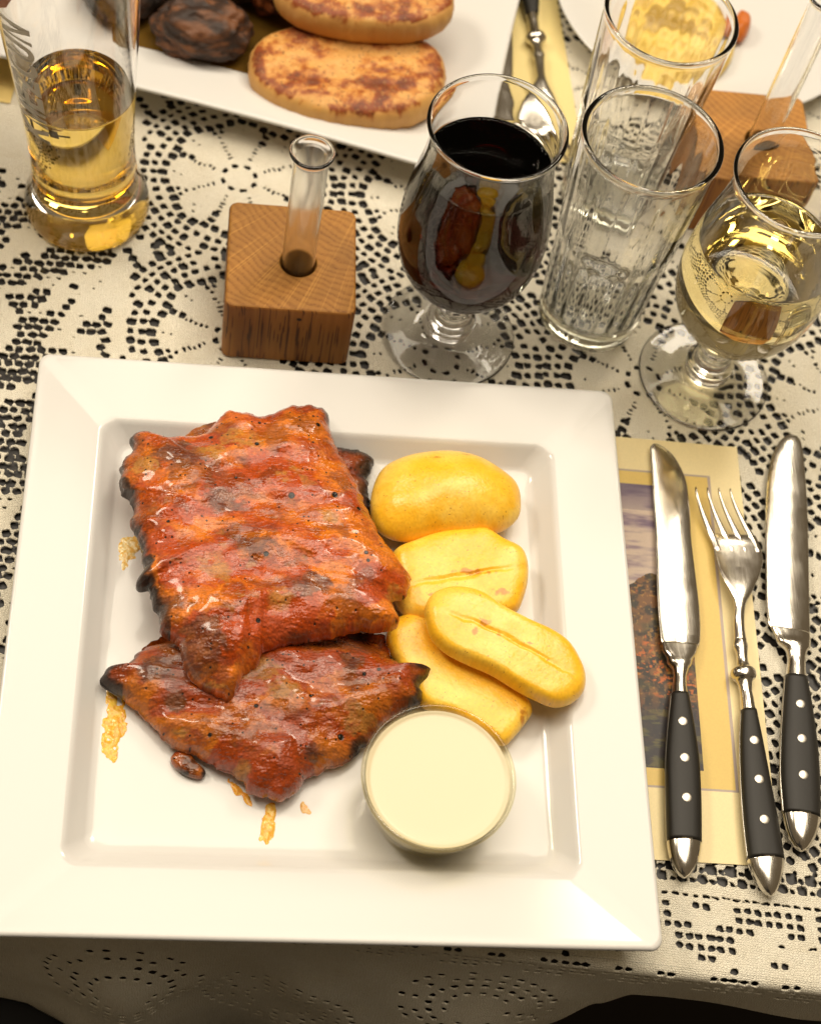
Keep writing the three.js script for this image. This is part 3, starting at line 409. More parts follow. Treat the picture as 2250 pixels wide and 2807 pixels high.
// ---------------------------------------------------------------- drinking glasses
const bead = (c, y, R, n = 10) => Array.from({ length: n + 1 }, (_, k) => [c + R * Math.cos(k / n * Math.PI), y + R * Math.sin(k / n * Math.PI)]);
const bowlOuter = [[9, 38], [15, 40.6], [23.5, 47], [30.3, 58], [33.5, 71], [34.1, 83], [32.9, 98], [30.4, 112], [28.3, 124], [27.7, 132], [28.3, 139], [29.6, 145]];
const outerAt = (pts, y) => { for (let i = 0; i < pts.length - 1; i++) if (y <= pts[i + 1][1]) return mix(pts[i][0], pts[i + 1][0], clamp((y - pts[i][1]) / (pts[i + 1][1] - pts[i][1]))); return pts[pts.length - 1][0]; };
function wineGlass(label, x, z, level, mat, tilt, liquidName) {
  const g = thing('wine_glass', label, 'wine glass', [x, 0.1, z]); if (tilt) g.rotation.set(tilt[0], 0, tilt[1]);
  const bowl = smoothProfile(bowlOuter, 60), wall = 1.25, rt = outerAt(bowlOuter, level) - mix(wall, 0.75, sstep(95, 125, level)); const inner = smoothProfile([[0, 43.2], [8, 43.8], [15.5, 46.2], ...bowlOuter.slice(2).map(([r, y], i) => [r - (y > 95 ? mix(wall, 0.75, sstep(95, 125, y)) : wall), y + (i < 2 ? 1.4 - i * 0.7 : 0)])].slice(0, -1).concat([[28.3, 143.8]]), 64);
  const prof = [[0, 1.2], [20, 0.7], [31, 0], [32.6, 0.3], [33, 1], [32.4, 1.7], ...smoothProfile([[30, 2.0], [20, 3.4], [14, 5.2], [11.4, 7.4], [10.8, 9.2], [12, 11.4], [11.8, 13.6], [9.4, 15.6], [8.2, 18], [8.6, 21], [7.6, 25], [7.2, 29], [7.8, 33], [9, 38]], 56), ...bowl.slice(1, -1), ...bead(29.1, 145.2, 0.95, 14), ...[...inner].reverse().filter(([, y]) => y > level + 0.6), [rt, level + 0.5]];
  part('glass', lathe(prof, 128), M.glass, g);
  const liq = inner.filter(([, y]) => y < level - 0.3).map(([r, y]) => [r, y]);
  liq[0] = [0, liq[0][1]]; liq.push([rt, level + 0.5], [rt - 0.5, level + 0.15], [rt - 2, level], [rt * 0.5, level], [0, level]);
  part(liquidName, lathe(liq, 128), mat, g);
}
wineGlass('stemmed glass nearly full of dark red wine', 58.8, -177, 121, M.redWine, [0, 0.012], 'red_wine');
wineGlass('stemmed glass of pale white wine beside the tumblers', 187, -161.5, 101, M.whiteWine, null, 'white_wine');
function tumbler(label, x, z, turn) {
  const g = thing('tumbler', label, 'tumbler', [x, 0.1, z], 'empty tall tumblers'); g.rotation.y = turn;
  const outer = smoothProfile([[24, 0.6], [24.8, 2], [25.2, 8], [26.3, 30], [27.5, 54], [28.0, 61]], 30), up = smoothProfile([[28.7, 66], [29.3, 80], [30.6, 105], [31.6, 127]], 24);
  const inner = smoothProfile([[30.3, 125.6], [29.4, 105], [28, 84], [27.1, 72], [26, 60], [24.6, 42], [23.1, 22], [21.6, 13.6], [16, 10.6], [0, 10]], 60);
  const prof = [[0, 1.6], [18, 1.2], [21, 0.2], [23, 0.1], ...outer, [28.3, 63.4], ...up, ...bead(30.75, 127, 1.25, 14), ...inner];
  const n0 = 4 + outer.length + 1 + up.length + 15;
  part('glass', lathe(prof, 192, (r, y, a, i) => { if (i < n0 || r < 3) return r; const k = mix(0.28, 1, sstep(72, 58, y)) * sstep(9, 18, y) * sstep(122, 100, y); return r - 0.55 * k * (0.5 - 0.5 * Math.cos(22 * a)); }), M.greenGlass, g);
}
tumbler('empty tall tumbler standing between the two wine glasses', 130, -195, 0.1);
tumbler('empty tall tumbler standing further back in front of the round plate', 146, -272.5, 0.35);

// beer glass, leaning a little, with printed lettering
{
  const g = thing('beer_glass', 'tall beer glass with printed lettering and amber beer left', 'beer glass', [-120.3, 0.6, -238]); g.rotation.z = 0.036;
  const O = [[28.5, 0.4], [29.8, 3], [30.2, 7], [29.6, 12], [28, 17], [26.4, 22], [25.3, 28], [24.8, 40], [25.1, 55], [26.2, 75], [27.8, 95], [29.5, 115], [31, 135], [33, 165], [35, 200]];
  const I = [[33, 200], [31, 165], [29, 135], [27.5, 115], [25.8, 95], [24.2, 75], [23, 55], [22.5, 40], [22.4, 26], [20.8, 19], [15, 15.6], [0, 14.6]];
  part('glass', lathe([[0, 2.4], [16, 2], [24, 0.2], [27, 0], ...smoothProfile(O, 70), [34.6, 200.6], [33.4, 200.6], ...smoothProfile(I, 70).filter(([, y]) => y > 83.6), [outerAt([...I].reverse().slice(1), 83.4), 83.4]], 128), M.glass, g);
  const inn = [...I].reverse(), lv = 83; const rl = (y) => outerAt(inn.slice(1), y);
  const L = smoothProfile(inn, 90).filter(([, y]) => y < lv - 0.5); L[0][0] = 0;
  part('beer', lathe([...L, [rl(lv + 0.4), lv + 0.4], [rl(lv) - 0.8, lv], [rl(lv) * 0.5, lv - 0.1], [0, lv - 0.1]], 128), M.beer, g);
  const font = await new FontLoader().loadAsync('fonts/droid/droid_sans_bold.typeface.json');
  const print = new THREE.MeshPhysicalMaterial({ color: new THREE.Color().setRGB(0.86, 0.82, 0.74), transmission: 0.6, thickness: 0, roughness: 1 });
  let y0 = 70; for (const ch of 'KMEZCUN') {
    const t = new TextGeometry(ch, { font, size: 17, depth: 0.18, curveSegments: 6 }); t.computeBoundingBox(); const w = t.boundingBox.max.x - t.boundingBox.min.x, sx = 9.4 / w; const p = t.attributes.position;
    for (let i = 0; i < p.count; i++) { const along = (p.getX(i) - t.boundingBox.min.x) * sx, up = p.getY(i), d = p.getZ(i), y = y0 + along, r = outerAt(O, y) + 0.12 + d, a = -0.40 - up / r; p.setXYZ(i, r * Math.sin(a) * MM, y * MM, r * Math.cos(a) * MM); }
    t.computeVertexNormals(); part('printed_letter', t, print, g); y0 += 10.7;
  }
  // small dark emblem printed on the far side
  const ink = new THREE.MeshStandardMaterial({ color: new THREE.Color().setRGB(0.05, 0.03, 0.015), roughness: 0.7 });
  const onBack = (shape) => { const e = new THREE.ExtrudeGeometry(shape, { depth: 0.15, bevelEnabled: false }); const p = e.attributes.position; for (let i = 0; i < p.count; i++) { const y = 58 + p.getY(i), r = outerAt(O, y) + 0.1 + p.getZ(i), a = 2.78 - p.getX(i) / r; p.setXYZ(i, r * Math.sin(a) * MM, y * MM, r * Math.cos(a) * MM); } e.computeVertexNormals(); return e; };
  const bar = (x, y, w, h) => { const s = new THREE.Shape(); s.moveTo(x, y); s.lineTo(x + w, y); s.lineTo(x + w, y + h); s.lineTo(x, y + h); return s; };
  const sh = new THREE.Shape(); sh.moveTo(-5, 7); sh.lineTo(5, 7); sh.lineTo(5, -2); sh.lineTo(0, -8); sh.lineTo(-5, -2); const hol = new THREE.Path(); hol.moveTo(-4, 6); hol.lineTo(-4, -1.6); hol.lineTo(0, -6.4); hol.lineTo(4, -1.6); hol.lineTo(4, 6); sh.holes.push(hol);
  part('emblem', mergeGeometries([onBack(sh), onBack(bar(-2.4, -2, 1.2, 6.4)), onBack(bar(-0.6, -3, 1.2, 6)), onBack(bar(1.2, -2, 1.2, 6.4)), onBack(bar(-12, 2, 4.5, 1.2)), onBack(bar(-10.5, 0.3, 1.4, 5))]), ink, g);
}

// ---------------------------------------------------------------- cutlery (local frame: s along from tip, w to the left, y up)
function strip(stations, n, place, e = 2.4) {   // station [s, left, right, bottom, top]
  return loftRings(stations.map(([s, l, r, b, t]) => { const ring = []; for (let k = 0; k < n; k++) { const a = k / n * TAU, c = Math.cos(a), q = Math.sin(a); ring.push(place(s, (l + r) / 2 + (l - r) / 2 * Math.sign(c) * Math.abs(c) ** (2 / e), (b + t) / 2 + (t - b) / 2 * Math.sign(q) * Math.abs(q) ** (2 / e))); } return ring; }), (p) => [p[0] / 60 + 0.1, p[2] / 60 + 0.3]);
}
function fine(st, n) { const c = [0, 1, 2, 3, 4].map(() => []); const out = []; const S = new THREE.CatmullRomCurve3(st.map((q) => new THREE.Vector3(q[0], q[1], q[2])), false, 'centripetal'), T = new THREE.CatmullRomCurve3(st.map((q) => new THREE.Vector3(q[0], q[3], q[4])), false, 'centripetal'); for (let k = 0; k <= n; k++) { const a = S.getPoint(k / n), b = T.getPoint(k / n); out.push([a.x, a.y, a.z, b.y, b.z]); } return out; }
const line = (t, e) => { const L = Math.hypot(e[0] - t[0], e[1] - t[1]), d = [(e[0] - t[0]) / L, (e[1] - t[1]) / L]; return (s, w, y) => [s * d[0] - w * d[1], y, s * d[1] + w * d[0]]; };
function rivets(g, P, list, H) { for (const [s, w] of list) { let y = H[0][4]; for (let i = 0; i < H.length - 1; i++) if (s >= H[i][0]) y = mix(H[i][4], H[i + 1][4], clamp((s - H[i][0]) / (H[i + 1][0] - H[i][0]))); const c = P(s, w, y - 0.12); const k = new THREE.SphereGeometry(2.15 * MM, 20, 8, 0, TAU, 0, Math.PI / 2).scale(1, 0.22, 1).translate(c[0] * MM, c[1] * MM, c[2] * MM); part('rivet', k, M.rivet, g); } }
const knifeSteel = M.steel;
function handleSet(g, P, hs, cap, riv, topY, lift = 0) {
  const H = fine(hs.map(([s, l, r, b, t]) => [s, l, r, b + lift, t + lift]), 40); const hd = part('handle', strip(H, 28, P, 2.7), M.black, g);
  part('tang', strip(H.map(([s, l, r, b, t]) => [s, l + 0.35, r - 0.35, (b + t) / 2 - 0.9, (b + t) / 2 + 0.9]), 16, P, 6), M.steelEdge, hd);
  part('end_cap', strip(fine(cap.map(([s, l, r, b, t]) => [s, l, r, b + lift, t + lift]), 24), 28, P, 2.3), M.steel, g);
  rivets(hd, P, riv, H);
}
{
  const T = [157.4, -116.8], g = thing('table_knife', 'table knife lying on the printed sheet next to the square plate', 'knife', [T[0], 0, T[1]], 'knives on the right'); const P = line(T, [149.7, 97]);
  part('blade', strip(fine([[0.2, 1.4, -1.6, 4.2, 4.9], [2.2, 2.7, -5, 3.7, 5.3], [6, 2.9, -8.6, 3.5, 5.5], [17, 2.8, -13.3, 3.3, 5.7], [30, 3, -14.5, 3.2, 5.8], [50, 3.1, -14.2, 3.1, 6], [67, 3.5, -14.8, 3, 6.1], [86, 4, -15.5, 3, 6.2], [98, 3.9, -15.2, 3, 6.4], [105, 3.7, -14.3, 2.9, 6.8], [109, 2.8, -12.6, 2.6, 7.2]], 60), 30, P, 1.7), knifeSteel, g);
  part('bolster', strip(fine([[106, 3.2, -13.4, 3, 7], [110.5, 2.9, -12.2, 2.2, 7.8], [113.5, 1.6, -10.4, 1.8, 8.4], [116.2, 1.1, -9.6, 1.5, 8.9], [118.4, -0.6, -8.2, 1.8, 8.7], [122, -1, -7, 2.2, 8.4], [127, -0.3, -6.6, 1.7, 8.8], [132, 0.5, -7, 1.2, 9.2]], 44), 28, P, 2.2), M.steel, g);
  handleSet(g, P, [[131, 0.6, -7.1, 1.1, 9.3], [145, 2.8, -8.6, 0.7, 9.8], [161, 4.9, -9.7, 0.4, 10.3], [180, 6, -9.3, 0.2, 10.6], [198.6, 6.6, -8.2, 0.2, 10.4]], [[198, 6.7, -8.3, 0.15, 10.5], [203, 6.2, -7.4, 0.5, 10.1], [208.5, 4.9, -5.4, 1.2, 9], [212.2, 2.7, -2.8, 2.6, 7.4], [213.8, 0.6, -0.6, 4.2, 5.6]], [[145.5, -2.6], [162.5, -2.2], [180.5, -1.8]], 10.1);
}
{
  const T = [227.9, -127], g = thing('table_knife', 'table knife lying on the bare lace beyond the fork', 'knife', [T[0], 0, T[1]], 'knives on the right'); const P = line(T, [202, 84]);
  part('blade', strip(fine([[0.2, 2.6, -1.4, 4.2, 4.9], [2.6, 5.4, -3.2, 3.7, 5.3], [8, 8.8, -4.2, 3.5, 5.5], [18, 12, -5, 3.3, 5.7], [32, 14, -5.7, 3.2, 5.8], [46, 14.7, -6, 3.1, 6], [78, 14.9, -6, 3, 6.2], [100, 14.5, -5.8, 3, 6.4], [107, 13.4, -5.7, 2.9, 6.8], [110.5, 11.5, -5.4, 2.6, 7.2]], 60), 30, P, 1.7), knifeSteel, g);
  part('bolster', strip(fine([[108, 12.6, -5.7, 3, 7], [112, 11, -6, 2.2, 7.8], [115.5, 9.6, -5.6, 1.6, 8.7], [118.5, 6.2, -4, 1.8, 8.7], [122.5, 5.2, -3.3, 2.2, 8.4], [128, 5.6, -3.2, 1.7, 8.8], [132.4, 6.3, -3.5, 1.2, 9.2]], 44), 28, P, 2.2), M.steel, g);
  handleSet(g, P, [[131.5, 6.3, -3.6, 1.1, 9.3], [147, 7.6, -6, 0.7, 9.8], [165, 8.8, -7.8, 0.4, 10.3], [182, 9.1, -8.4, 0.2, 10.6], [197, 8, -8.2, 0.2, 10.4]], [[196.4, 8.1, -8.3, 0.15, 10.5], [202, 7, -7.3, 0.5, 10.1], [207.5, 5.2, -5, 1.2, 9], [211, 2.8, -2.6, 2.6, 7.4], [212.5, 0.6, -0.6, 4.2, 5.6]], [[146.3, 0.9], [163, 0.7], [180, 0.5]], 10.1);
}
function makeFork(label, T, E) {
  const g = thing('table_fork', label, 'fork', [T[0], 0, T[1]]); const P = line(T, E);
  const lift = (s) => 3.6 + 4.8 * Math.exp(-(((s - 60) / 26) ** 2)) + 2.2 * sstep(26, 0, s) * 1.4;
  const C0 = (s) => mix(0, -8.3, sstep(0, 34, s)), half = [9.1, 9.3, 10.4, 11.4];
  for (let k = 0; k < 4; k++) { const st = []; for (let i = 0; i <= 16; i++) { const s = i / 16 * 33, q = (k - 1.5) / 1.5, c = C0(s) + -q * mix(8.4, 9.6, sstep(0, 30, s)), w = mix(0.55, 1.75, sstep(0, 26, s)) * (i === 0 ? 0.5 : 1); const y = lift(s); st.push([s, c + w, c - w, y - 0.9, y + 0.9]); } part('tine', strip(st, 12, P, 2.2), M.steel, g); }
  part('head', strip(fine([[23.5, 2.2, -18.4, lift(23.5) - 0.3, lift(23.5) + 0.4], [26, 2.7, -19, lift(26) - 0.9, lift(26) + 0.9], [30, 3.3, -19.8, lift(30) - 1, lift(30) + 0.9], [36, 3.3, -19.9, lift(36) - 1, lift(36) + 0.9], [43, 2.9, -17.6, lift(43) - 1.2, lift(43) + 1], [50, 1.4, -14, lift(50) - 1.4, lift(50) + 1.2], [56, -0.4, -10.6, lift(56) - 1.6, lift(56) + 1.4], [62, -1.6, -7, lift(62) - 1.8, lift(62) + 1.6], [70, -0.8, -5.8, 4, 8.4], [80, 0.3, -5.5, 3.6, 8.6]], 60), 24, P, 2.2), M.steel, g);
  part('neck', strip(fine([[79, 0.3, -5.5, 3.4, 8.5], [82, 1, -5.9, 3, 8.8], [84.5, 0.2, -5.4, 3.4, 8.6], [89, 0.1, -5, 3, 8.2], [92, 1.4, -5.8, 2.2, 8.8], [93.6, 3.2, -7.4, 0.8, 10.2], [95.6, 3.7, -7.9, 0.4, 10.6], [97.6, 3, -7.2, 0.8, 10.2], [99, 1.6, -5.8, 1.8, 9], [103, 0.8, -5, 2.4, 8.4], [109, 1, -5.1, 1.8, 8.8], [114, 1.4, -5.4, 1.4, 9]], 80), 24, P, 2.1), M.steel, g);
  handleSet(g, P, [[113, 1.5, -5.5, 1.2, 9.1], [128, 4.2, -6.3, 0.8, 9.7], [146, 6.3, -7, 0.4, 10.2], [164, 7.6, -7.7, 0.2, 10.5], [180.6, 8, -8, 0.2, 10.4]], [[180, 8.1, -8.1, 0.15, 10.5], [185.5, 7.2, -6.8, 0.5, 10.1], [190.5, 5, -4.9, 1.2, 9], [194.4, 2.6, -2.5, 2.6, 7.4], [196, 0.6, -0.6, 4.2, 5.6]], [[128.5, -1.2], [146.5, -0.6], [164.5, -0.2]], 10.0);
  return g;
}
makeFork('four tined fork with riveted black handle lying between the knives', [182.4, -92.3], [185.9, 103.7]);
makeFork('far fork with black handle lying beside the white platter', [123, -285], [107, -480]);
{
  const T = [94, -288], g = thing('table_knife', 'far knife lying along the edge of the white platter', 'knife', [T[0], 0, T[1]]); const P = line(T, [119 - 20, -500]);
  part('blade', strip(fine([[0.2, 1.4, -1.6, 4.2, 4.9], [6, 2.9, -8.6, 3.5, 5.5], [17, 2.8, -11.3, 3.3, 5.7], [50, 3.1, -12.2, 3.1, 6], [98, 3.9, -12.2, 3, 6.4], [109, 2.8, -10.6, 2.6, 7.2]], 40), 20, P, 1.7), knifeSteel, g);
  part('bolster', strip(fine([[106, 3.2, -11.4, 3, 7], [113.5, 1.6, -9.4, 1.8, 8.4], [122, -1, -7, 2.2, 8.4], [132, 0.5, -7, 1.2, 9.2]], 24), 20, P, 2.2), M.steel, g);
  handleSet(g, P, [[131, 0.6, -7.1, 1.1, 9.3], [161, 4.9, -9.7, 0.4, 10.3], [198.6, 6.6, -8.2, 0.2, 10.4]], [[198, 6.7, -8.3, 0.15, 10.5], [208.5, 4.9, -5.4, 1.2, 9], [213.8, 0.6, -0.6, 4.2, 5.6]], [[145.5, -2.6], [162.5, -2.2], [180.5, -1.8]], 10.1);
}

// ---------------------------------------------------------------- printed sheets
function sheet(label, cx, cz, w, h, turn, map, color) {
  const pos = [], uv = [], idx = [], nx = 20, nz = 28; for (let j = 0; j <= nz; j++) for (let i = 0; i <= nx; i++) { const x = (i / nx - 0.5) * w, z = (j / nz - 0.5) * h; pos.push(x, 0.3, z); uv.push(i / nx, j / nz); }
  for (let j = 0; j < nz; j++) for (let i = 0; i < nx; i++) { const a = j * (nx + 1) + i; idx.push(a, a + nx + 1, a + 1, a + 1, a + nx + 1, a + nx + 2); }
  const o = single('paper_sheet', geoOf(pos, idx, uv), new THREE.MeshStandardMaterial({ map, color: color ?? 0xffffff, roughness: 0.5, side: THREE.DoubleSide }), label, 'paper'); o.position.set(cx * MM, 0.0004, cz * MM); o.rotation.y = turn; return o;
}
{
  const W = 148, Hh = 210, cream = rgb(238, 220, 168), band = rgb(220, 190, 108), lineC = rgb(176, 160, 150);
  const map = tex(740, 1050, (u, v) => {
    const x = u * W, y = v * Hh; let c = cream.slice(); const n = 0.985 + 0.03 * noise(x / 0.5, y / 0.5);
    const inB = x > 14 && x < 133 && y > 18 && y < 178; if (inB) c = band.slice(); if (inB && (x > 131.6 || y < 19 || y > 177)) c = lineC.slice();
    if (x > 20 && x < 118 && y > 26 && y < 169) {   // autumn landscape
      const q = (y - 26) / 143, s = fbm(x / 16, y / 3.2, 2, 4); const hills = 0.3 + 0.1 * fbm(x / 18, 1, 5, 3) - 0.12 * sstep(90, 118, x);
      c = mix3(rgb(120, 100, 122), rgb(206, 186, 168), sstep(0.3, 0.75, s + q * 0.7)); if (q < 0.1) c = mix3(rgb(72, 60, 92), c, 0.35 + q * 4);
      const tr = q - hills + 0.1 * (fbm(x / 5, y / 6, 4, 4) - 0.5);
      if (tr > 0) { const k = fbm(x / 3.4, y / 3, 8, 4), k2 = fbm(x / 1.5, y / 1.3, 12, 3), k3 = noise(x / 9, y / 12, 3); c = mix3(rgb(46, 34, 22), rgb(118, 78, 38), sstep(0.35, 0.65, k)); c = mix3(c, rgb(188, 96, 30), sstep(0.55, 0.7, k2) * sstep(0.3, 0.6, k3)); c = mix3(c, rgb(176, 130, 56), sstep(0.6, 0.75, fbm(x / 1.2, y / 1.2, 30, 2)) * 0.7); c = mix3(c, rgb(58, 60, 34), sstep(0.55, 0.7, fbm(x / 6, y / 5, 44, 3)) * 0.5); if (q > 0.72) c = mix3(c, mix3(rgb(40, 36, 44), rgb(86, 84, 50), sstep(0.5, 0.7, fbm(x / 7, y / 2, 50, 3))), sstep(0.72, 0.85, q) * 0.85); }
    }
    return c.map((p) => p * n);
  });
  sheet('cream printed sheet with autumn landscape under the knife and fork', 122.5, -17.5, W, Hh, -0.028, map);
  const plain = tex(256, 256, (u, v) => { const n = 0.98 + 0.03 * noise(u * 300, v * 300); return rgb(232, 212, 146).map((p) => p * n); });
  sheet('plain cream sheet beneath the far fork and knife', 74, -392, 112, 200, 0.06, plain);
  sheet('plain cream sheet beneath the left end of the platter', -212, -396, 112, 176, -0.1, plain, 0xf4ead2);
}

// ---------------------------------------------------------------- food on the platter and the round plate
function dumpling(label, c, y0, th, a, b, turn, tilt, seed) {
  const o = []; for (let k = 0; k < 40; k++) { const t = k / 40 * TAU; const r = 1 + 0.035 * Math.sin(2 * t + seed) + 0.03 * Math.sin(3 * t + 2 * seed); o.push([a * r * Math.sign(Math.cos(t)) * Math.abs(Math.cos(t)) ** 0.85, b * r * Math.sign(Math.sin(t)) * Math.abs(Math.sin(t)) ** 0.85]); }
  const N = 384; const B = [-a * 1.1, -b * 1.1, 2.2 * a, 2.2 * b]; const poly = closedCurve(o, 80);
  const map = tex(N, N, (u, v) => {
    const x = B[0] + u * B[2], z = B[1] + v * B[3]; const d = edgeDist(x, z, poly), ins = Math.hypot(x / a, z / b) < 1.02; const wx = x + 8 * fbm(x / 14, z / 14, seed, 2), wz = z + 8 * fbm(x / 14, z / 14, seed + 4, 2);
    const n = fbm(wx / 11, wz / 8, seed, 5), n2 = fbm(x / 3, z / 3, seed + 8, 4), n5 = fbm(x / 1.2, z / 1.2, seed + 3, 2); let c = mix3(rgb(216, 160, 84), rgb(186, 112, 42), sstep(0.3, 0.62, n + 0.5 * (n2 - 0.5)));
    c = mix3(c, rgb(142, 68, 20), sstep(0.48, 0.72, n + 0.5 * (n2 - 0.5) + 0.12 * (1 - sstep(3, 9, d)))); c = mix3(c, rgb(96, 44, 14), sstep(0.6, 0.8, n + 0.3 * (n5 - 0.5)) * 0.7); c = mix3(c, rgb(232, 188, 116), sstep(0.6, 0.75, n5) * 0.35);
    const side = ins ? 1 - sstep(1.2, 3.6, d + (n2 - 0.5) * 5) : 1; c = mix3(c, rgb(208, 158, 88), side * 0.92); if (side < 0.5 && noise(x / 0.9, z / 0.9, seed) > 0.86) c = mix3(c, rgb(84, 48, 20), 0.55); return c;
  });
  const geo = lump(o, (x, z, s) => th / 2 + th / 2 * round(s, 11, 0.5) + 2.4 * (fbm(x / 12, z / 10, seed, 4) - 0.5), (x, z, s) => th / 2 - th / 2 * round(s, 14, 0.5), 240, 50, B, 1.4);
  const m = single('bread_dumpling', geo, new THREE.MeshStandardMaterial({ map, roughness: 0.55 }), label, 'dumpling', 'fried dumpling slices on the platter'); m.position.set(c[0] * MM, y0 * MM, c[1] * MM); m.rotation.set(tilt[0], turn, tilt[1], 'YXZ');
}
dumpling('fried dumpling slice lying flat on the platter', [8, -325], 9.2, 20, 50, 33, -0.02, [0.06, 0.03], 2);
dumpling('fried dumpling slice leaning on top of the other', [13, -366], 31, 20, 48, 30, 0.06, [0.1, 0.02], 6);
function chunk(label, c, r, sq, seed, cols) {
  const g = new THREE.IcosahedronGeometry(1, 24); const q = mergeVertices(g.deleteAttribute('uv').deleteAttribute('normal') ? g : g, 1e-5); const p = q.attributes.position, col = new Float32Array(p.count * 3), cc = new THREE.Color();
  for (let i = 0; i < p.count; i++) { const x = p.getX(i), y = p.getY(i), z = p.getZ(i), k = 1 + 0.5 * (fbm(x * 1.6 + 9, y * 1.6, z * 1.6 + seed, 4) - 0.5) + 0.22 * (fbm(x * 4 + 3, y * 4, z * 4 + seed, 3) - 0.5); p.setXYZ(i, (c[0] + x * k * r * sq[0]) * MM, Math.max(8.4, c[1] + y * k * r * sq[1]) * MM, (c[2] + z * k * r * sq[2]) * MM); const t = mix3(cols[0], cols[1], sstep(0.35, 0.65, fbm(x * 3 + 1, y * 6, z * 3 + seed, 4))); cc.setRGB(t[0], t[1], t[2], THREE.SRGBColorSpace); col.set([cc.r, cc.g, cc.b], i * 3); }
  q.setAttribute('color', new THREE.BufferAttribute(col, 3)); q.computeVertexNormals();
  return single('braised_meat', q, new THREE.MeshPhysicalMaterial({ vertexColors: true, roughness: 0.62 }), label, 'meat', 'braised meat on the platter');
}
chunk('ragged dark braised meat chunk near the platter rim', [-70, 20, -349], 22, [1.15, 0.75, 0.85], 3, [rgb(44, 26, 14), rgb(112, 70, 40)]);
chunk('rounded greyish brown meat chunk behind the ragged one', [-62, 30, -383], 24, [1.2, 0.9, 0.7], 8, [rgb(52, 36, 20), rgb(96, 70, 40)]);
chunk('orange brown meat piece next to the dumplings', [-31, 24, -385], 18, [0.9, 0.95, 1.1], 13, [rgb(74, 36, 10), rgb(130, 66, 20)]);
chunk('blackish meat piece behind the beer glass', [-112, 22, -378], 24, [1, 0.8, 1], 19, [rgb(26, 16, 8), rgb(64, 38, 20)]);
{
  const n = 120, cell = 1.2, F = new Float32Array((n + 1) * (n + 1)), x0 = -125, z0 = -440;
  for (let j = 0; j <= n; j++) for (let i = 0; i <= n; i++) { const x = x0 + i * cell, z = z0 + j * cell; F[j * (n + 1) + i] = i && j && i < n && j < n ? 1 - ((x + 62) / 52) ** 2 - ((z + 372) / 46) ** 2 + 0.5 * (fbm(x / 12, z / 12, 4, 3) - 0.5) : -1; }
  single('gravy_pool', fieldSheet(x0, z0, n, n, cell, F, (x, z, d) => [x, 9.6 + d, z], 1.3, 1 / 20), new THREE.MeshPhysicalMaterial({ color: new THREE.Color().setRGB(0.13, 0.07, 0.012), roughness: 0.15 }), 'thin brown gravy pool around the dark meat on the platter', 'gravy');
}
{
  const o = [[163, -384], [166, -366], [170, -349], [180, -341], [193, -344], [204, -352], [216, -362], [226, -380], [228, -402], [215, -425], [190, -432], [168, -415]];
  const B = boxOf(o, 3), map = tex(256, 256, (u, v) => { const x = B[0] + u * B[2], z = B[1] + v * B[3]; const n = fbm(x / 7, z / 5, 4, 5), m2 = fbm(x / 16, z / 12, 9, 3); let c = mix3(rgb(238, 206, 108), rgb(214, 176, 74), sstep(0.4, 0.7, n)); c = mix3(c, rgb(168, 134, 62), sstep(0.52, 0.7, m2) * sstep(-350, -362, z) * 0.8); return c; });
  single('potato_salad', lump(o, (x, z, s) => 7 + 12 * round(s, 3) + 7 * (fbm(x / 8, z / 6, 5, 4) - 0.5), (x, z, s) => 7 - 2.2 * round(s, 6), 160, 44, B), new THREE.MeshStandardMaterial({ map, roughness: 0.45 }), 'yellow mashed potato salad heap on the round plate', 'food');
  const o2 = [[227, -392], [231, -390], [236, -396], [238, -407], [234, -412], [228, -404]];
  single('carrot_piece', lump(o2, (x, z, s) => 8 + 8 * round(s, 3) + 3 * (fbm(x / 5, z / 5, 2, 3) - 0.5), (x, z, s) => 8 - 2.5 * round(s, 6), 80, 20), new THREE.MeshStandardMaterial({ color: 0xc46a24, roughness: 0.4 }), 'orange carrot piece beside the yellow salad', 'food');
}

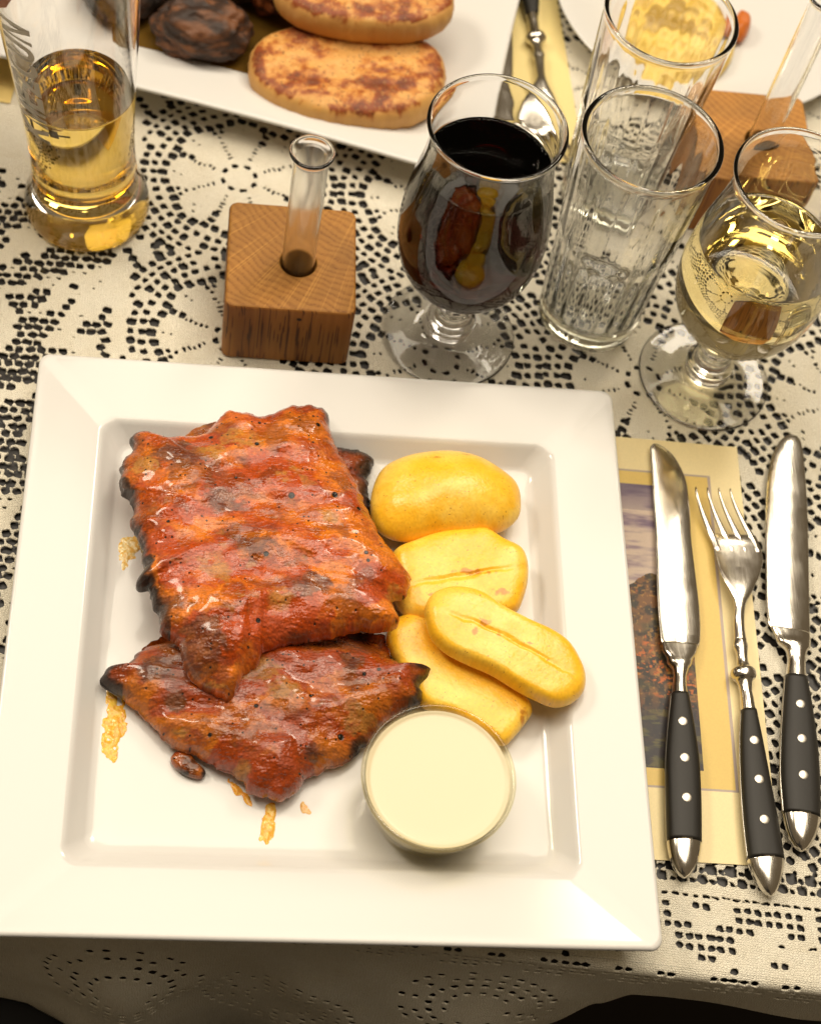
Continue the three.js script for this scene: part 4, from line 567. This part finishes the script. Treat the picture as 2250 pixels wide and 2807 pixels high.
// ---------------------------------------------------------------- bodies: tapered bones joined smoothly, meshed with surface nets
function bodyMesh(bones, [x0, y0, z0], [x1, y1, z1], h, soft) {
  const nx = Math.ceil((x1 - x0) / h), ny = Math.ceil((y1 - y0) / h), nz = Math.ceil((z1 - z0) / h), D = new Float32Array((nx + 1) * (ny + 1) * (nz + 1));
  const sdf = (x, y, z) => { let d = 1e3; for (const [a, b, ra, rb] of bones) { const ux = b[0] - a[0], uy = b[1] - a[1], uz = b[2] - a[2], t = clamp(((x - a[0]) * ux + (y - a[1]) * uy + (z - a[2]) * uz) / (ux * ux + uy * uy + uz * uz)), e = Math.hypot(x - a[0] - t * ux, y - a[1] - t * uy, z - a[2] - t * uz) - mix(ra, rb, t); const q = Math.max(soft - Math.abs(d - e), 0) / soft; d = Math.min(d, e) - q * q * soft * 0.25; } return d; };
  for (let k = 0; k <= nz; k++) for (let j = 0; j <= ny; j++) for (let i = 0; i <= nx; i++) D[(k * (ny + 1) + j) * (nx + 1) + i] = sdf(x0 + i * h, y0 + j * h, z0 + k * h);
  // surface nets
  const id = new Int32Array(nx * ny * nz).fill(-1), pos = [], idx = []; const at = (i, j, k) => D[(k * (ny + 1) + j) * (nx + 1) + i], E = [[0, 1], [0, 2], [0, 4], [1, 3], [1, 5], [2, 3], [2, 6], [3, 7], [4, 5], [4, 6], [5, 7], [6, 7]];
  for (let k = 0; k < nz; k++) for (let j = 0; j < ny; j++) for (let i = 0; i < nx; i++) { const v = []; let m = 0; for (let q = 0; q < 8; q++) { v.push(at(i + (q & 1), j + (q >> 1 & 1), k + (q >> 2))); if (v[q] < 0) m++; } if (!m || m === 8) continue; let X = 0, Y = 0, Z = 0, n = 0; for (const [a, b] of E) if (v[a] < 0 !== v[b] < 0) { const t = v[a] / (v[a] - v[b]); X += mix(a & 1, b & 1, t); Y += mix(a >> 1 & 1, b >> 1 & 1, t); Z += mix(a >> 2, b >> 2, t); n++; } id[(k * ny + j) * nx + i] = pos.length / 3; pos.push(x0 + (i + X / n) * h, y0 + (j + Y / n) * h, z0 + (k + Z / n) * h); }
  const I = (i, j, k) => id[(k * ny + j) * nx + i], quad = (a, b, c2, d, f) => { if (a < 0 || b < 0 || c2 < 0 || d < 0) return; f ? idx.push(a, b, c2, a, c2, d) : idx.push(a, c2, b, a, d, c2); };
  for (let k = 1; k < nz; k++) for (let j = 1; j < ny; j++) for (let i = 1; i < nx; i++) { const s = at(i, j, k) < 0; if (s !== at(i + 1, j, k) < 0) quad(I(i, j - 1, k - 1), I(i, j, k - 1), I(i, j, k), I(i, j - 1, k), s); if (s !== at(i, j + 1, k) < 0) quad(I(i - 1, j, k - 1), I(i - 1, j, k), I(i, j, k), I(i, j, k - 1), s); if (s !== at(i, j, k + 1) < 0) quad(I(i - 1, j - 1, k), I(i, j - 1, k), I(i, j, k), I(i - 1, j, k), s); }
  return geoOf(pos, idx);
}
// ---------------------------------------------------------------- a hand round the top of the beer glass
{
  const bones = []; const chain = (pts, r) => { for (let i = 0; i < pts.length - 1; i++) bones.push([pts[i], pts[i + 1], r[i], r[i + 1]]); };
  const c = [-126, -237], on = (R, a, y) => [c[0] + R * Math.sin(a), y, c[1] + R * Math.cos(a)];
  for (let f = 0; f < 4; f++) { const y = 176 + f * 18, R = 33 + (y - 140) * 0.07 + 8, k = [0.86, 1, 1.05, 0.98][f], r = [7.2, 8, 8.4, 8.2][f]; chain([on(R + 9, -2.05, y + 4), on(R + 2, -1.62, y + 2), on(R + 1, -1.62 + 0.66 * k, y - 1), on(R + 0.2, -1.62 + 1.3 * k, y - 3)], [r + 1.6, r + 0.8, r, r - 0.6]); }
  chain([on(58, -2.45, 180), on(47, -2.9, 192), on(43, -3.5, 204)], [13, 10.5, 8.6]);
  chain([on(54, -2.1, 176), on(57, -2.2, 212)], [15, 16]); chain([on(54, -2.15, 194), on(120, -2.1, 190), on(260, -2.0, 182)], [19, 26, 33]);
  const g = thing('person', 'hand reaching in from the side to grip the beer glass', 'person');
  part('hand', bodyMesh(bones, [-400, 112, -420], [-84, 262, -180], 4, 3.2), new THREE.MeshPhysicalMaterial({ color: new THREE.Color().setRGB(0.56, 0.25, 0.17), roughness: 0.5 }), g);
}

{
  // the diner in black who sits in front of the table
  const B = []; const chain = (pts) => { for (let i = 0; i < pts.length - 1; i++) B.push([pts[i].slice(0, 3), pts[i + 1].slice(0, 3), pts[i][3], pts[i + 1][3]]); };
  chain([[-40, -190, 520, 130], [-40, 0, 560, 125], [-40, 200, 580, 140], [-40, 370, 580, 130]]); chain([[-210, 390, 580, 60], [130, 390, 580, 60]]);
  for (const q of [-1, 1]) { const X = (v) => -40 + q * v; chain([[X(90), -200, 510, 92], [X(105), -205, 300, 84], [X(110), -212, 90, 62], [X(112), -450, 60, 56], [X(112), -690, 80, 40], [X(118), -712, -20, 32]]); chain([[X(185), 380, 580, 58], [X(240), 180, 550, 48], [X(250), 60, 500, 44], [X(190), -60, 420, 34], [X(130), -96, 360, 30]]); }
  chain([[-40, 400, 575, 58], [-45, 480, 560, 56]]); chain([[-46, 560, 548, 88], [-48, 630, 540, 92]]);
  const g = thing('person', 'seated diner in black clothing whose dark lap shows below the cloth', 'person');
  part('body', bodyMesh(B, [-420, -760, -80], [340, 740, 740], 15, 40), new THREE.MeshStandardMaterial({ color: new THREE.Color().setRGB(0.012, 0.011, 0.011), roughness: 0.9 }), g);
}

renderer.render(scene, camera);
